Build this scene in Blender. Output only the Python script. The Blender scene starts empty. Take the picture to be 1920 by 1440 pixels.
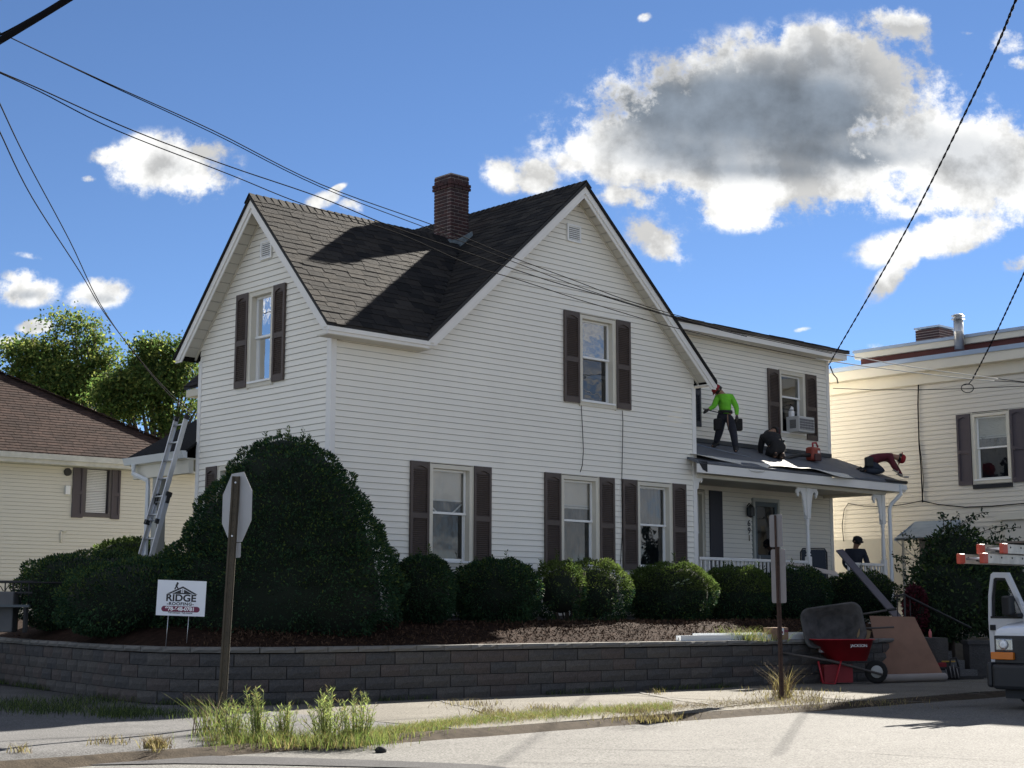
import bpy, math, random
import numpy as np
from mathutils import Vector, Matrix
random.seed(7); RNG = np.random.default_rng(7)
R_ = math.radians
SC = bpy.context.scene; COL = SC.collection
# ------------------------------------------------------------------ camera
F_PX=2800.0; PITCH=R_(8.536); ROLL=R_(0.111); YAW=R_(42.97); CAMH=1.25
cp,sp=math.cos(PITCH),math.sin(PITCH); cr,sr=math.cos(ROLL),math.sin(ROLL)
FW=(0,cp,sp); UP0=(0,-sp,cp); RT0=(1,0,0)
RT=tuple(cr*RT0[i]+sr*UP0[i] for i in range(3)); UP=tuple(-sr*RT0[i]+cr*UP0[i] for i in range(3))
cam=bpy.data.cameras.new('camera'); co=bpy.data.objects.new('camera',cam); COL.objects.link(co)
cam.sensor_width=36; cam.lens=F_PX/1920*36; cam.clip_start=0.1; cam.clip_end=5000
M=Matrix(((RT[0],UP[0],-FW[0]),(RT[1],UP[1],-FW[1]),(RT[2],UP[2],-FW[2])))
co.matrix_world=Matrix.Translation((0,0,CAMH))@M.to_4x4(); SC.camera=co
# ------------------------------------------------------------------ light, exposure
SUN_AZ=R_(31.5); SUN_EL=R_(31.1)
sd=Vector((math.sin(SUN_AZ)*math.cos(SUN_EL),math.cos(SUN_AZ)*math.cos(SUN_EL),math.sin(SUN_EL)))
sl=bpy.data.lights.new('sun','SUN'); sl.energy=2.1; sl.angle=R_(0.55); sl.color=(1.0,0.93,0.82)
so=bpy.data.objects.new('sun',sl); COL.objects.link(so); so.rotation_euler=sd.to_track_quat('Z','Y').to_euler(); so.location=(30,40,40)
vs=SC.view_settings; vs.view_transform='Standard'; vs.look='None'; vs.gamma=1; vs.use_curve_mapping=False
vs.exposure=3.30
SC.render.film_transparent=False
SKY_STRENGTH=0.05
# ------------------------------------------------------------------ projections (a pixel of the photo -> a point of the place)
def ray(px,py):
    u=(px-960)/F_PX; v=(720-py)/F_PX
    return tuple(RT[i]*u+UP[i]*v+FW[i] for i in range(3))
def dpt(px,py,Y):
    r=ray(px,py); t=Y/r[1]; return (r[0]*t,Y,CAMH+r[2]*t)
def gnd(px,py,z=0.0):
    r=ray(px,py); t=(z-CAMH)/r[2]; return (r[0]*t,r[1]*t,z)
class Fr:
    def __init__(s,x,y,yaw): s.x=x;s.y=y;s.c=math.cos(yaw);s.s=math.sin(yaw);s.yaw=yaw
    def w(s,a,b,z=0): return (s.x+a*s.c-b*s.s, s.y+a*s.s+b*s.c, z)
    def l(s,p): dx=p[0]-s.x;dy=p[1]-s.y; return (dx*s.c+dy*s.s,-dx*s.s+dy*s.c,p[2])
    def _r(s,px,py):
        r=ray(px,py); o=s.l((0,0,CAMH)); return o,(r[0]*s.c+r[1]*s.s,-r[0]*s.s+r[1]*s.c,r[2])
    def A(s,px,py,b=0.0):
        o,d=s._r(px,py); t=(b-o[1])/d[1]; return (o[0]+t*d[0],o[2]+t*d[2])
    def B(s,px,py,a=0.0):
        o,d=s._r(px,py); t=(a-o[0])/d[0]; return (o[1]+t*d[1],o[2]+t*d[2])
    def plane(s,px,py,p,n):
        o,d=s._r(px,py); t=sum((p[i]-o[i])*n[i] for i in range(3))/sum(d[i]*n[i] for i in range(3)); return tuple(o[i]+t*d[i] for i in range(3))
_c=dpt(621,700,23.5)
H=Fr(_c[0],_c[1],YAW)
# ------------------------------------------------------------------ world: sky texture + procedural clouds by direction
def gno(px,py):
    r=ray(px,py); return (r[0]/r[1],r[2]/r[1])
W=bpy.data.worlds.new('World'); SC.world=W; W.use_nodes=True
nt=W.node_tree; nt.nodes.clear(); NN=nt.nodes; LL=nt.links
def wn(t,**k):
    n=NN.new(t)
    for a,b in k.items(): setattr(n,a,b)
    return n
def put(sock,v):
    if isinstance(v,bpy.types.NodeSocket): LL.new(v,sock)
    else: sock.default_value=v
def mth(op,a,b=0.0,c=None,clamp=False):
    n=wn('ShaderNodeMath',operation=op,use_clamp=clamp); put(n.inputs[0],a); put(n.inputs[1],b)
    if c is not None: put(n.inputs[2],c)
    return n.outputs[0]
def sstep(x,lo,hi):
    n=wn('ShaderNodeMapRange',interpolation_type='SMOOTHSTEP'); put(n.inputs[0],x); n.inputs[1].default_value=lo; n.inputs[2].default_value=hi
    return n.outputs[0]
sky=wn('ShaderNodeTexSky',sky_type='NISHITA'); sky.sun_disc=False; sky.sun_elevation=SUN_EL; sky.sun_rotation=SUN_AZ
sky.air_density=0.6; sky.dust_density=0.0; sky.ozone_density=5.0; sky.altitude=50
tc=wn('ShaderNodeTexCoord'); sep=wn('ShaderNodeSeparateXYZ'); LL.new(tc.outputs['Generated'],sep.inputs[0])
X,Y_,Z_=sep.outputs
ysafe=mth('MAXIMUM',Y_,0.02)
gx=mth('DIVIDE',X,ysafe); gz=mth('DIVIDE',Z_,ysafe)
cmb=wn('ShaderNodeCombineXYZ'); LL.new(gx,cmb.inputs[0]); LL.new(gz,cmb.inputs[1])
def noise(vec,scale,detail,rough=0.55,off=(0,0,0),sc=(1,1,1)):
    mp=wn('ShaderNodeMapping'); LL.new(vec,mp.inputs[0]); mp.inputs['Location'].default_value=off; mp.inputs['Scale'].default_value=sc
    n=wn('ShaderNodeTexNoise'); LL.new(mp.outputs[0],n.inputs['Vector']); n.inputs['Scale'].default_value=scale; n.inputs['Detail'].default_value=detail; n.inputs['Roughness'].default_value=rough
    return n.outputs[0]
V2=cmb.outputs[0]
n1=noise(V2,11,9,0.62,(3,1,0)); n2=noise(V2,34,8,0.65,(7,2,0)); n3=noise(V2,7,5,0.5,(1,5,0),(0.6,1.3,1))
# ellipses: (centre px, centre py, half width, half height, tilt deg, weight)
ELL=[(1430,190,265,112,-4,1.25),(1280,260,190,75,-8,1.0),(1560,150,130,80,0,1.0),(1190,200,100,62,35,.85),(1330,290,230,55,6,1.0),(1500,330,230,55,8,1.0),(1660,270,140,62,5,.9),
(1800,290,130,80,10,.98),(1890,330,140,90,5,.98),(1740,380,130,32,-8,.8),(1780,440,180,40,-14,.92),(1680,510,100,24,-45,.72),(1690,45,62,30,10,.95),(1730,80,38,24,50,.75),(1885,75,50,40,-20,.7),(1905,120,40,20,0,.65),(1800,185,40,22,-30,.5),
(1390,398,78,34,5,.95),(1225,452,70,36,30,.98),(1175,370,85,26,8,.7),(1000,335,62,40,25,.88),(945,325,60,38,35,.7),(1290,360,40,12,10,.5),(1210,32,18,11,-25,.55),(1810,62,22,7,0,.5),(1815,15,22,8,0,.45),
(325,315,125,62,8,1.1),(380,290,60,38,0,.9),(215,290,55,22,-10,.7),(165,335,20,9,0,.45),(50,545,75,32,0,.8),(190,550,72,32,-3,.85),(40,520,40,20,0,.7),
(70,612,40,14,-5,.7),(15,645,40,18,0,.7),(605,375,40,18,-20,.65),(660,388,30,18,20,.6),(630,355,26,9,-30,.5),(1325,128,20,10,-40,.3),(1505,618,22,6,-10,.4),(1640,650,30,10,0,.4),(1905,495,30,20,-20,.7),(60,480,70,10,8,.28)]
acc=None
for (px,py,hw,hh,tilt,wt) in ELL:
    hw*=.87; hh*=.87; wt+=.10 if wt<.75 else 0
    cx,cz=gno(px,py); s=1/F_PX; th=R_(-tilt)
    dx=mth('SUBTRACT',gx,cx); dz=mth('SUBTRACT',gz,cz)
    ca,sa=math.cos(th),math.sin(th)
    e1=mth('ADD',mth('MULTIPLY',dx,ca/(hw*s)),mth('MULTIPLY',dz,sa/(hw*s)))
    e2=mth('ADD',mth('MULTIPLY',dx,-sa/(hh*s)),mth('MULTIPLY',dz,ca/(hh*s)))
    q=mth('ADD',mth('MULTIPLY',e1,e1),mth('MULTIPLY',e2,e2))
    g=mth('DIVIDE',wt,mth('ADD',1.0,mth('MULTIPLY',q,mth('ADD',mth('MULTIPLY',q,0.6),0.35))))
    acc=g if acc is None else mth('MAXIMUM',acc,g) if wt<.93 else mth('SUBTRACT',mth('ADD',acc,g),mth('MULTIPLY',mth('MULTIPLY',acc,g),0.45))
front=sstep(Y_,0.10,0.3)
# clouds elsewhere in the sky, of the same kind, also put in as fill light
dirn=tc.outputs['Generated']
ng=noise(dirn,3.2,9,0.58,(2,4,1),(1,1,2.2))
outx=mth('SUBTRACT',1.0,mth('MULTIPLY',front,mth('SUBTRACT',1.0,sstep(mth('ABSOLUTE',gx),0.42,0.6))))
upf=mth('SUBTRACT',1.0,sstep(gz,0.5,0.7))
keep=mth('SUBTRACT',1.0,mth('MULTIPLY',mth('SUBTRACT',1.0,outx),upf))
gen=mth('MULTIPLY',mth('MULTIPLY',sstep(ng,0.42,0.58),keep),0.75)
d0=mth('ADD',mth('MULTIPLY',acc,front),gen)
n4=noise(V2,95,6,0.7,(2,9,0))
ns=mth('ADD',mth('ADD',mth('MULTIPLY',mth('SUBTRACT',n1,0.5),2.1),mth('MULTIPLY',mth('SUBTRACT',n2,0.5),1.5)),mth('MULTIPLY',mth('SUBTRACT',n4,0.5),0.8))
dens=mth('ADD',d0,mth('MULTIPLY',ns,sstep(d0,0.03,0.5)))
alpha=mth('POWER',sstep(dens,0.28,0.82),1.15)
DK=[(1300,185,165,52,-4),(1470,185,150,62,6),(1590,215,70,40,20),(1210,205,75,40,20),(1390,235,190,34,4),(1290,280,110,26,3),(1530,285,130,24,6),(1620,300,70,20,0),(1420,320,140,16,3),(325,322,75,28,4),(40,552,60,12,0),(200,562,50,12,0)]
dacc=None
for (px,py,hw,hh,tilt) in DK:
    cx,cz=gno(px,py); s_=1/F_PX; th=R_(-tilt); ca,sa=math.cos(th),math.sin(th); dx=mth('SUBTRACT',gx,cx); dz=mth('SUBTRACT',gz,cz)
    e1=mth('ADD',mth('MULTIPLY',dx,ca/(hw*s_)),mth('MULTIPLY',dz,sa/(hw*s_))); e2=mth('ADD',mth('MULTIPLY',dx,-sa/(hh*s_)),mth('MULTIPLY',dz,ca/(hh*s_)))
    g=mth('DIVIDE',1.0 if hh>30 else .7,mth('ADD',1.0,mth('POWER',mth('ADD',mth('MULTIPLY',e1,e1),mth('MULTIPLY',e2,e2)),1.3)))
    dacc=g if dacc is None else mth('ADD',dacc,mth('MULTIPLY',g,mth('SUBTRACT',1.0,mth('MULTIPLY',dacc,.6,clamp=True))))
dacc=mth('MULTIPLY',dacc,front)
dn=mth('ADD',mth('ADD',mth('MULTIPLY',mth('SUBTRACT',n1,0.5),1.1),mth('MULTIPLY',mth('SUBTRACT',n3,0.5),0.9)),mth('MULTIPLY',mth('SUBTRACT',n2,0.5),0.35))
thick=mth('MAXIMUM',mth('MULTIPLY',sstep(mth('ADD',dacc,dn),0.22,1.35),sstep(dens,0.55,1.0)),mth('MULTIPLY',sstep(ng,0.56,0.72),keep))
# relief: compare the billow noise with the same noise a little further toward the sun
DL=(-.011,-.010,0)
r1=noise(V2,17,7,0.6,(3,1,0)); r2=noise(V2,17,7,0.6,(3+.17*1.0/1.0*0+3*0+.18,1+.17,0))
rel=mth('MULTIPLY',mth('SUBTRACT',r1,r2),2.4)
body=mth('MULTIPLY',sstep(mth('ADD',d0,mth('ADD',mth('MULTIPLY',mth('SUBTRACT',n1,0.5),1.3),mth('MULTIPLY',mth('SUBTRACT',n3,0.5),1.6))),0.75,1.55),0.62)
cw=wn('ShaderNodeMix',data_type='RGBA'); LL.new(body,cw.inputs[0]); cw.inputs[6].default_value=(2.05,2.05,2.02,1); cw.inputs[7].default_value=(0.98,1.05,1.15,1)
cs=wn('ShaderNodeVectorMath',operation='SCALE'); LL.new(cw.outputs[2],cs.inputs[0]); LL.new(mth('ADD',0.95,mth('MINIMUM',mth('MAXIMUM',rel,-.30),.16)),cs.inputs['Scale'])
cr_=wn('ShaderNodeMix',data_type='RGBA'); LL.new(thick,cr_.inputs[0]); LL.new(cs.outputs[0],cr_.inputs[6])
cd=wn('ShaderNodeVectorMath',operation='SCALE'); cd.inputs[0].default_value=(0.47,0.56,0.68); LL.new(mth('ADD',mth('ADD',1.0,mth('MULTIPLY',rel,.5)),mth('MULTIPLY',mth('SUBTRACT',n1,.5),1.3)),cd.inputs['Scale']); LL.new(cd.outputs[0],cr_.inputs[7])
hz=sstep(Z_,-0.02,0.05)
alpha2=mth('MULTIPLY',alpha,hz)
# sky base is scaled to its physical strength, cloud radiance is given on the same scale
hs=wn('ShaderNodeHueSaturation'); LL.new(sky.outputs[0],hs.inputs['Color']); hs.inputs['Saturation'].default_value=1.0; hs.inputs['Value'].default_value=0.285
skm=wn('ShaderNodeVectorMath',operation='SCALE'); LL.new(hs.outputs[0],skm.inputs[0]); skm.inputs['Scale'].default_value=1.0
clm=wn('ShaderNodeVectorMath',operation='SCALE'); LL.new(cr_.outputs[2],clm.inputs[0]); 
dsun=wn('ShaderNodeVectorMath',operation='DOT_PRODUCT'); LL.new(tc.outputs['Generated'],dsun.inputs[0]); dsun.inputs[1].default_value=tuple(sd)   # lit sides of clouds away from the sun, brightened to fill the shaded walls
cloudfill=mth('ADD',1.0,mth('MULTIPLY',sstep(mth('MULTIPLY',dsun.outputs['Value'],-1.0),-0.35,0.7),0.6))
LL.new(cloudfill,clm.inputs['Scale'])
mx=wn('ShaderNodeMix',data_type='RGBA'); LL.new(alpha2,mx.inputs[0]); LL.new(skm.outputs[0],mx.inputs[6]); LL.new(clm.outputs[0],mx.inputs[7])
bg=wn('ShaderNodeBackground'); LL.new(mx.outputs[2],bg.inputs[0]); bg.inputs[1].default_value=SKY_STRENGTH
wo=wn('ShaderNodeOutputWorld'); LL.new(bg.outputs[0],wo.inputs[0])
W.cycles.sampling_method='MANUAL'; W.cycles.sample_map_resolution=512
# ------------------------------------------------------------------ materials
MATS={}
def mat(name,col,rough=0.7,var=0.0,vs_=4.0,col2=None,bump=0.0,bs=40.0,metal=0.0,spec=0.5,isl=0.0,detail=4,stretch=(1,1,1),trans=0.0,speck=None,coat=0.0):
    if name in MATS: return MATS[name]
    m=bpy.data.materials.new(name); MATS[name]=m; m.use_nodes=True; t=m.node_tree; P=t.nodes['Principled BSDF']; L=t.links
    P.inputs['Roughness'].default_value=rough; P.inputs['Metallic'].default_value=metal; P.inputs['Specular IOR Level'].default_value=spec
    if coat: P.inputs['Coat Weight'].default_value=coat; P.inputs['Coat Roughness'].default_value=0.08
    c=(*col,1); c2=(*(col2 if col2 else tuple(max(0,x*(1-var)) for x in col)),1)
    tcn=t.nodes.new('ShaderNodeTexCoord'); mp=t.nodes.new('ShaderNodeMapping'); mp.inputs['Scale'].default_value=stretch; L.new(tcn.outputs['Object'],mp.inputs[0])
    out=None
    if var>0 or col2:
        n=t.nodes.new('ShaderNodeTexNoise'); n.inputs['Scale'].default_value=vs_; n.inputs['Detail'].default_value=detail; n.inputs['Roughness'].default_value=0.6; L.new(mp.outputs[0],n.inputs['Vector'])
        rm=t.nodes.new('ShaderNodeMapRange'); rm.inputs[1].default_value=0.32; rm.inputs[2].default_value=0.68; L.new(n.outputs[0],rm.inputs[0])
        x=t.nodes.new('ShaderNodeMix'); x.data_type='RGBA'; L.new(rm.outputs[0],x.inputs[0]); x.inputs[6].default_value=c; x.inputs[7].default_value=c2; out=x.outputs[2]
    if speck:
        n=t.nodes.new('ShaderNodeTexNoise'); n.inputs['Scale'].default_value=speck[0]; n.inputs['Detail'].default_value=2; L.new(mp.outputs[0],n.inputs['Vector'])
        rm=t.nodes.new('ShaderNodeMapRange'); rm.inputs[1].default_value=0.35; rm.inputs[2].default_value=0.65; rm.inputs[3].default_value=1-speck[1]; rm.inputs[4].default_value=1+speck[1]; L.new(n.outputs[0],rm.inputs[0])
        x=t.nodes.new('ShaderNodeMix'); x.data_type='RGBA'; x.blend_type='MULTIPLY'; x.inputs[0].default_value=1
        if out: L.new(out,x.inputs[6])
        else: x.inputs[6].default_value=c
        L.new(rm.outputs[0],x.inputs[7]); out=x.outputs[2]
    if isl>0:
        g=t.nodes.new('ShaderNodeNewGeometry'); rm=t.nodes.new('ShaderNodeMapRange'); rm.inputs[3].default_value=1-isl; rm.inputs[4].default_value=1+isl; L.new(g.outputs['Random Per Island'],rm.inputs[0])
        x=t.nodes.new('ShaderNodeMix'); x.data_type='RGBA'; x.blend_type='MULTIPLY'; x.inputs[0].default_value=1
        if out: L.new(out,x.inputs[6])
        else: x.inputs[6].default_value=c
        L.new(rm.outputs[0],x.inputs[7]); out=x.outputs[2]
    if out: L.new(out,P.inputs['Base Color'])
    else: P.inputs['Base Color'].default_value=c
    if bump>0:
        n=t.nodes.new('ShaderNodeTexNoise'); n.inputs['Scale'].default_value=bs; n.inputs['Detail'].default_value=5; L.new(mp.outputs[0],n.inputs['Vector'])
        b=t.nodes.new('ShaderNodeBump'); b.inputs['Strength'].default_value=bump; b.inputs['Distance'].default_value=0.01; L.new(n.outputs[0],b.inputs['Height']); L.new(b.outputs[0],P.inputs['Normal'])
    if trans>0:
        o=t.nodes['Material Output']; tr=t.nodes.new('ShaderNodeBsdfTranslucent'); ms=t.nodes.new('ShaderNodeMixShader'); ms.inputs[0].default_value=trans
        if out: L.new(out,tr.inputs[0])
        else: tr.inputs[0].default_value=c
        L.new(P.outputs[0],ms.inputs[1]); L.new(tr.outputs[0],ms.inputs[2]); L.new(ms.outputs[0],o.inputs[0])
    return m
def glass(name,tint,refl,see):
    m=bpy.data.materials.new(name); m.use_nodes=True; t=m.node_tree; t.nodes.clear(); L=t.links
    o=t.nodes.new('ShaderNodeOutputMaterial'); g=t.nodes.new('ShaderNodeBsdfGlossy'); g.inputs['Roughness'].default_value=0.02
    n=t.nodes.new('ShaderNodeTexNoise'); n.inputs['Scale'].default_value=2.2; tcn=t.nodes.new('ShaderNodeTexCoord'); L.new(tcn.outputs['Object'],n.inputs['Vector'])
    b=t.nodes.new('ShaderNodeBump'); b.inputs['Strength'].default_value=0.25; b.inputs['Distance'].default_value=0.02; L.new(n.outputs[0],b.inputs['Height']); L.new(b.outputs[0],g.inputs['Normal'])
    tr=t.nodes.new('ShaderNodeBsdfTransparent'); tr.inputs[0].default_value=(*tint,1)
    fr=t.nodes.new('ShaderNodeFresnel'); fr.inputs[0].default_value=1.6
    rm=t.nodes.new('ShaderNodeMapRange'); rm.inputs[3].default_value=refl; rm.inputs[4].default_value=1.0; L.new(fr.outputs[0],rm.inputs[0])
    ms=t.nodes.new('ShaderNodeMixShader'); L.new(rm.outputs[0],ms.inputs[0]); L.new(tr.outputs[0],ms.inputs[1]); L.new(g.outputs[0],ms.inputs[2]); L.new(ms.outputs[0],o.inputs[0])
    MATS[name]=m; return m
m_siding=mat('siding_vinyl',(.85,.815,.725),.5,.05,.6,bump=.05,bs=30)
m_lapshade=mat('siding_lap_shade',(.60,.58,.54),.8,.2,3)  # darker tone painted in for the shadow line under each board
m_trim=mat('white_trim',(.80,.78,.74),.5,.06,1.2)
m_cream=mat('cream_trim',(.66,.62,.52),.55,.06,1.5)
m_soffit=mat('soffit_vinyl',(.60,.57,.50),.6,.06,2)
m_shut=mat('shutter_brown',(.085,.063,.054),.55,.25,3,bump=.05)
m_dark=mat('dark_interior',(.02,.022,.025),.9)
m_frame=mat('window_vinyl',(.80,.80,.78),.35)
m_glass_hi=glass('pane_glass',(.75,.8,.8),.30,1)
m_glass_mid=glass('ground_pane_glass',(.95,.96,.96),.05,1)
m_glass_lo=glass('screened_glass',(.24,.27,.30),.07,1)
m_curtain=mat('curtain_cloth',(.20,.205,.21),.9,.3,3,stretch=(6,6,.6))
m_lace=mat('white_lace',(.75,.74,.70),.9)
m_blind=mat('roller_shade',(.78,.73,.64),.9,.1,2)
m_shing=[mat('asphalt_shingle_%s'%n,tuple(x*k_ for x in c),.9,.25,25,bump=.35,bs=180,speck=(220,.3),spec=.12) for n,c,k_ in (('grey',(.060,.057,.057),.42),('brown',(.072,.065,.060),.47),('dark',(.047,.046,.048),.36),('warm',(.082,.075,.069),.50))]
m_roofbase=mat('roof_felt',(.03,.03,.032),.9)
m_brick=mat('chimney_brick',(.060,.022,.022),.85,.35,9,bump=.4,bs=60)
m_brick2=mat('chimney_brick_dark',(.042,.020,.022),.85,.35,9,bump=.4,bs=60)
m_mortar=mat('mortar',(.30,.26,.25),.95,.2,20)
m_asph=mat('road_asphalt',(.140,.138,.133),.92,.16,.9,bump=.6,bs=120,speck=(55,.42),spec=.15)
m_patch=mat('asphalt_patch',(.072,.072,.076),.92,.2,2,bump=.4,bs=160,speck=(80,.3),spec=.08)
m_conc=mat('sidewalk_concrete',(.155,.146,.128),.92,.25,1.1,bump=.6,bs=110,speck=(60,.38),spec=.12)
m_conc2=mat('old_asphalt_apron',(.115,.115,.117),.92,.25,1.3,bump=.6,bs=110,speck=(60,.42),spec=.12)
m_block=[mat('wall_block_%d'%i,c,.95,.30,5,bump=.9,bs=38,speck=(60,.18)) for i,c in enumerate(((.072,.068,.065),(.084,.078,.073),(.060,.059,.060),(.080,.067,.062)))]
m_cap=mat('wall_cap',(.15,.145,.135),.95,.25,4,bump=.7,bs=50)
m_mulch=mat('mulch',(.034,.020,.015),1,.6,9,bump=1,bs=30,spec=.05)
m_chip=mat('mulch_chip',(.060,.037,.025),.95,spec=.05,isl=.6)
m_metal=mat('galvanised_metal',(.55,.56,.58),.38,.15,6,metal=.8)
m_alu=mat('aluminium',(.62,.63,.65),.35,.12,6,metal=.7)
m_postr=mat('rusty_post',(.075,.042,.032),.8,.5,14,bump=.3)
m_signback=mat('sign_back',(.36,.36,.37),.5,.12,3,metal=.3)
m_black=mat('black_rubber',(.015,.015,.016),.6)
m_wire=mat('cable_black',(.008,.008,.010),.95,spec=.05)
m_wirelit=mat('cable_sunlit',(.42,.42,.41),.8,spec=.1)  # pale tone standing in for sunlight on the black cables
m_white=mat('white_plastic',(.78,.78,.77),.4)
m_gutter=mat('white_gutter',(.70,.72,.73),.4,.08,2)
m_membrane=mat('roof_membrane',(.115,.125,.145),.75,.22,2.5,bump=.2)
m_paper=mat('membrane_underside',(.55,.535,.49),.7,.08,3)
# ------------------------------------------------------------------ mesh building
class MB:
    def __init__(s,T=None): s.v=[];s.f=[];s.mi=[];s.T=T;s.m=0;s.sm=[]
    def add(s,vs,fs,smooth=False):
        b=len(s.v); s.v+= [s.T(*p) if s.T else tuple(p) for p in vs]
        for f in fs: s.f.append(tuple(b+i for i in f)); s.mi.append(s.m); s.sm.append(smooth)
        return s
    def box(s,x0,x1,y0,y1,z0,z1):
        return s.add([(x0,y0,z0),(x1,y0,z0),(x1,y1,z0),(x0,y1,z0),(x0,y0,z1),(x1,y0,z1),(x1,y1,z1),(x0,y1,z1)],[(0,3,2,1),(4,5,6,7),(0,1,5,4),(1,2,6,5),(2,3,7,6),(3,0,4,7)])
    def prism(s,pts,vec):
        n=len(pts); q=[tuple(p[i]+vec[i] for i in range(3)) for p in pts]
        return s.add(list(pts)+q,[tuple(range(n))[::-1],tuple(range(n,2*n))]+[(i,(i+1)%n,n+(i+1)%n,n+i) for i in range(n)])
    def tube(s,pts,r,n=6,cap=True,smooth=True):
        pts=[Vector(p) for p in pts]; rs=r if isinstance(r,(list,tuple)) else [r]*len(pts); vs=[];up=Vector((0,0,1)); prev=None
        for i,p in enumerate(pts):
            d=(pts[min(i+1,len(pts)-1)]-pts[max(i-1,0)]).normalized()
            if prev is None: x=d.cross(up) if abs(d.z)<.95 else d.cross(Vector((1,0,0)))
            else: x=prev-d*prev.dot(d)
            x.normalize(); prev=x; y=d.cross(x)
            for k in range(n):
                a=2*math.pi*k/n; q=p+x*(math.cos(a)*rs[i])+y*(math.sin(a)*rs[i]); vs.append(tuple(q))
        fs=[(i*n+k,i*n+(k+1)%n,(i+1)*n+(k+1)%n,(i+1)*n+k) for i in range(len(pts)-1) for k in range(n)]
        b=len(s.v); s.add(vs,fs,smooth)
        if cap: s.add([],[]); s.f.append(tuple(b+k for k in range(n))[::-1]); s.f.append(tuple(b+(len(pts)-1)*n+k for k in range(n))); s.mi+=[s.m]*2; s.sm+=[False]*2
        return s
    def lathe(s,prof,c=(0,0,0),n=12,axis='z',smooth=True):
        vs=[]
        for r,z in prof:
            for k in range(n):
                a=2*math.pi*k/n; p=(r*math.cos(a),r*math.sin(a),z)
                if axis=='x': p=(p[2],p[0],p[1])
                if axis=='y': p=(p[0],p[2],p[1])
                vs.append((c[0]+p[0],c[1]+p[1],c[2]+p[2]))
        m=len(prof); s.add(vs,[(i*n+k,i*n+(k+1)%n,(i+1)*n+(k+1)%n,(i+1)*n+k) for i in range(m-1) for k in range(n)],smooth)
        b=len(s.v)-m*n; s.f.append(tuple(b+k for k in range(n))[::-1]); s.f.append(tuple(b+(m-1)*n+k for k in range(n))); s.mi+=[s.m]*2; s.sm+=[False]*2
        return s
    def bar(s,p,q,w,h,up=(0,0,1)):
        p=Vector(p);q=Vector(q);d=(q-p).normalized();x=d.cross(Vector(up)); 
        if x.length<1e-4: x=d.cross(Vector((1,0,0)))
        x.normalize(); y=x.cross(d)
        c=[p+x*(i*w/2)+y*(j*h/2) for i,j in((-1,-1),(1,-1),(1,1),(-1,1))]
        return s.prism([tuple(t) for t in c],tuple(q-p))
    def mesh(s,name,mats):
        me=bpy.data.meshes.new(name); me.from_pydata(s.v,[],s.f)
        for m in (mats if isinstance(mats,(list,tuple)) else [mats]): me.materials.append(m)
        me.polygons.foreach_set('material_index',s.mi); me.polygons.foreach_set('use_smooth',s.sm); me.update(); return me
    def obj(s,name,mats,parent=None,bevel=0,**k):
        o=bpy.data.objects.new(name,s.mesh(name,mats)); COL.objects.link(o)
        if parent: o.parent=parent
        if bevel:
            b=o.modifiers.new('bevel','BEVEL'); b.width=bevel; b.segments=2; b.limit_method='ANGLE'; b.harden_normals=False
        return tag(o,**k)
def tag(o,label=None,cat=None,group=None,kind=None):
    if label: o['label']=label
    if cat: o['category']=cat
    if group: o['group']=group
    if kind: o['kind']=kind
    return o
def empty(name,loc=(0,0,0),rz=0,**k):
    o=bpy.data.objects.new(name,None); COL.objects.link(o); o.location=loc; o.rotation_euler=(0,0,rz); o.empty_display_size=.2
    return tag(o,**k)
def inst(me,name,parent,loc,rot=(0,0,0),sc=(1,1,1)):
    o=bpy.data.objects.new(name,me); COL.objects.link(o); o.parent=parent; o.location=loc; o.rotation_euler=rot; o.scale=sc; return o
def fast_mesh(name,verts,k,mats,mi=None):
    """verts: (N*k,3) array, N separate k-gons"""
    n=len(verts)//k; me=bpy.data.meshes.new(name); me.vertices.add(n*k); me.vertices.foreach_set('co',np.asarray(verts,dtype=np.float32).ravel())
    me.loops.add(n*k); me.loops.foreach_set('vertex_index',np.arange(n*k,dtype=np.int32))
    me.polygons.add(n); me.polygons.foreach_set('loop_start',np.arange(0,n*k,k,dtype=np.int32)); me.polygons.foreach_set('loop_total',np.full(n,k,dtype=np.int32))
    for m in (mats if isinstance(mats,(list,tuple)) else [mats]): me.materials.append(m)
    if mi is not None: me.polygons.foreach_set('material_index',np.asarray(mi,dtype=np.int32))
    me.update(calc_edges=True); me.validate(); return me
def stuff(name,me,parent=None,kind='stuff',**k):
    o=bpy.data.objects.new(name,me); COL.objects.link(o)
    if parent: o.parent=parent
    return tag(o,kind=kind,**k)
def text(s,size,mat_,parent,M4,ext=0.001,name='lettering',bold=0.0,sx=1.0,spacing=1.0):
    c=bpy.data.curves.new(name,'FONT'); c.body=s; c.size=size; c.extrude=ext; c.align_x='CENTER'; c.align_y='CENTER'; c.offset=bold; c.space_character=spacing
    t=bpy.data.objects.new('tmp',c); COL.objects.link(t); bpy.context.view_layer.update()
    me=bpy.data.meshes.new_from_object(t.evaluated_get(bpy.context.evaluated_depsgraph_get())); COL.objects.unlink(t); bpy.data.objects.remove(t)
    me.materials.clear(); me.materials.append(mat_); me.name=name
    o=bpy.data.objects.new(name,me); COL.objects.link(o); o.parent=parent; o.matrix_local=M4@Matrix.Diagonal((sx,1,1,1)); return o
def leafquads(P,N,size,asp,rng,jit=0.6):
    """elongated quads at points P pointing roughly along N"""
    n=len(P); d=N+rng.normal(0,jit,(n,3)); d/=np.linalg.norm(d,axis=1,keepdims=True)
    r=rng.normal(0,1,(n,3)); s=np.cross(d,r); s/=np.linalg.norm(s,axis=1,keepdims=True)
    L=(size*rng.uniform(.6,1.35,(n,1))); Wd=L*asp
    a=P; b=P+d*L*.5+s*Wd*.5; c=P+d*L; e=P+d*L*.5-s*Wd*.5
    return np.stack([a,b,c,e],1).reshape(-1,3)
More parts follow.
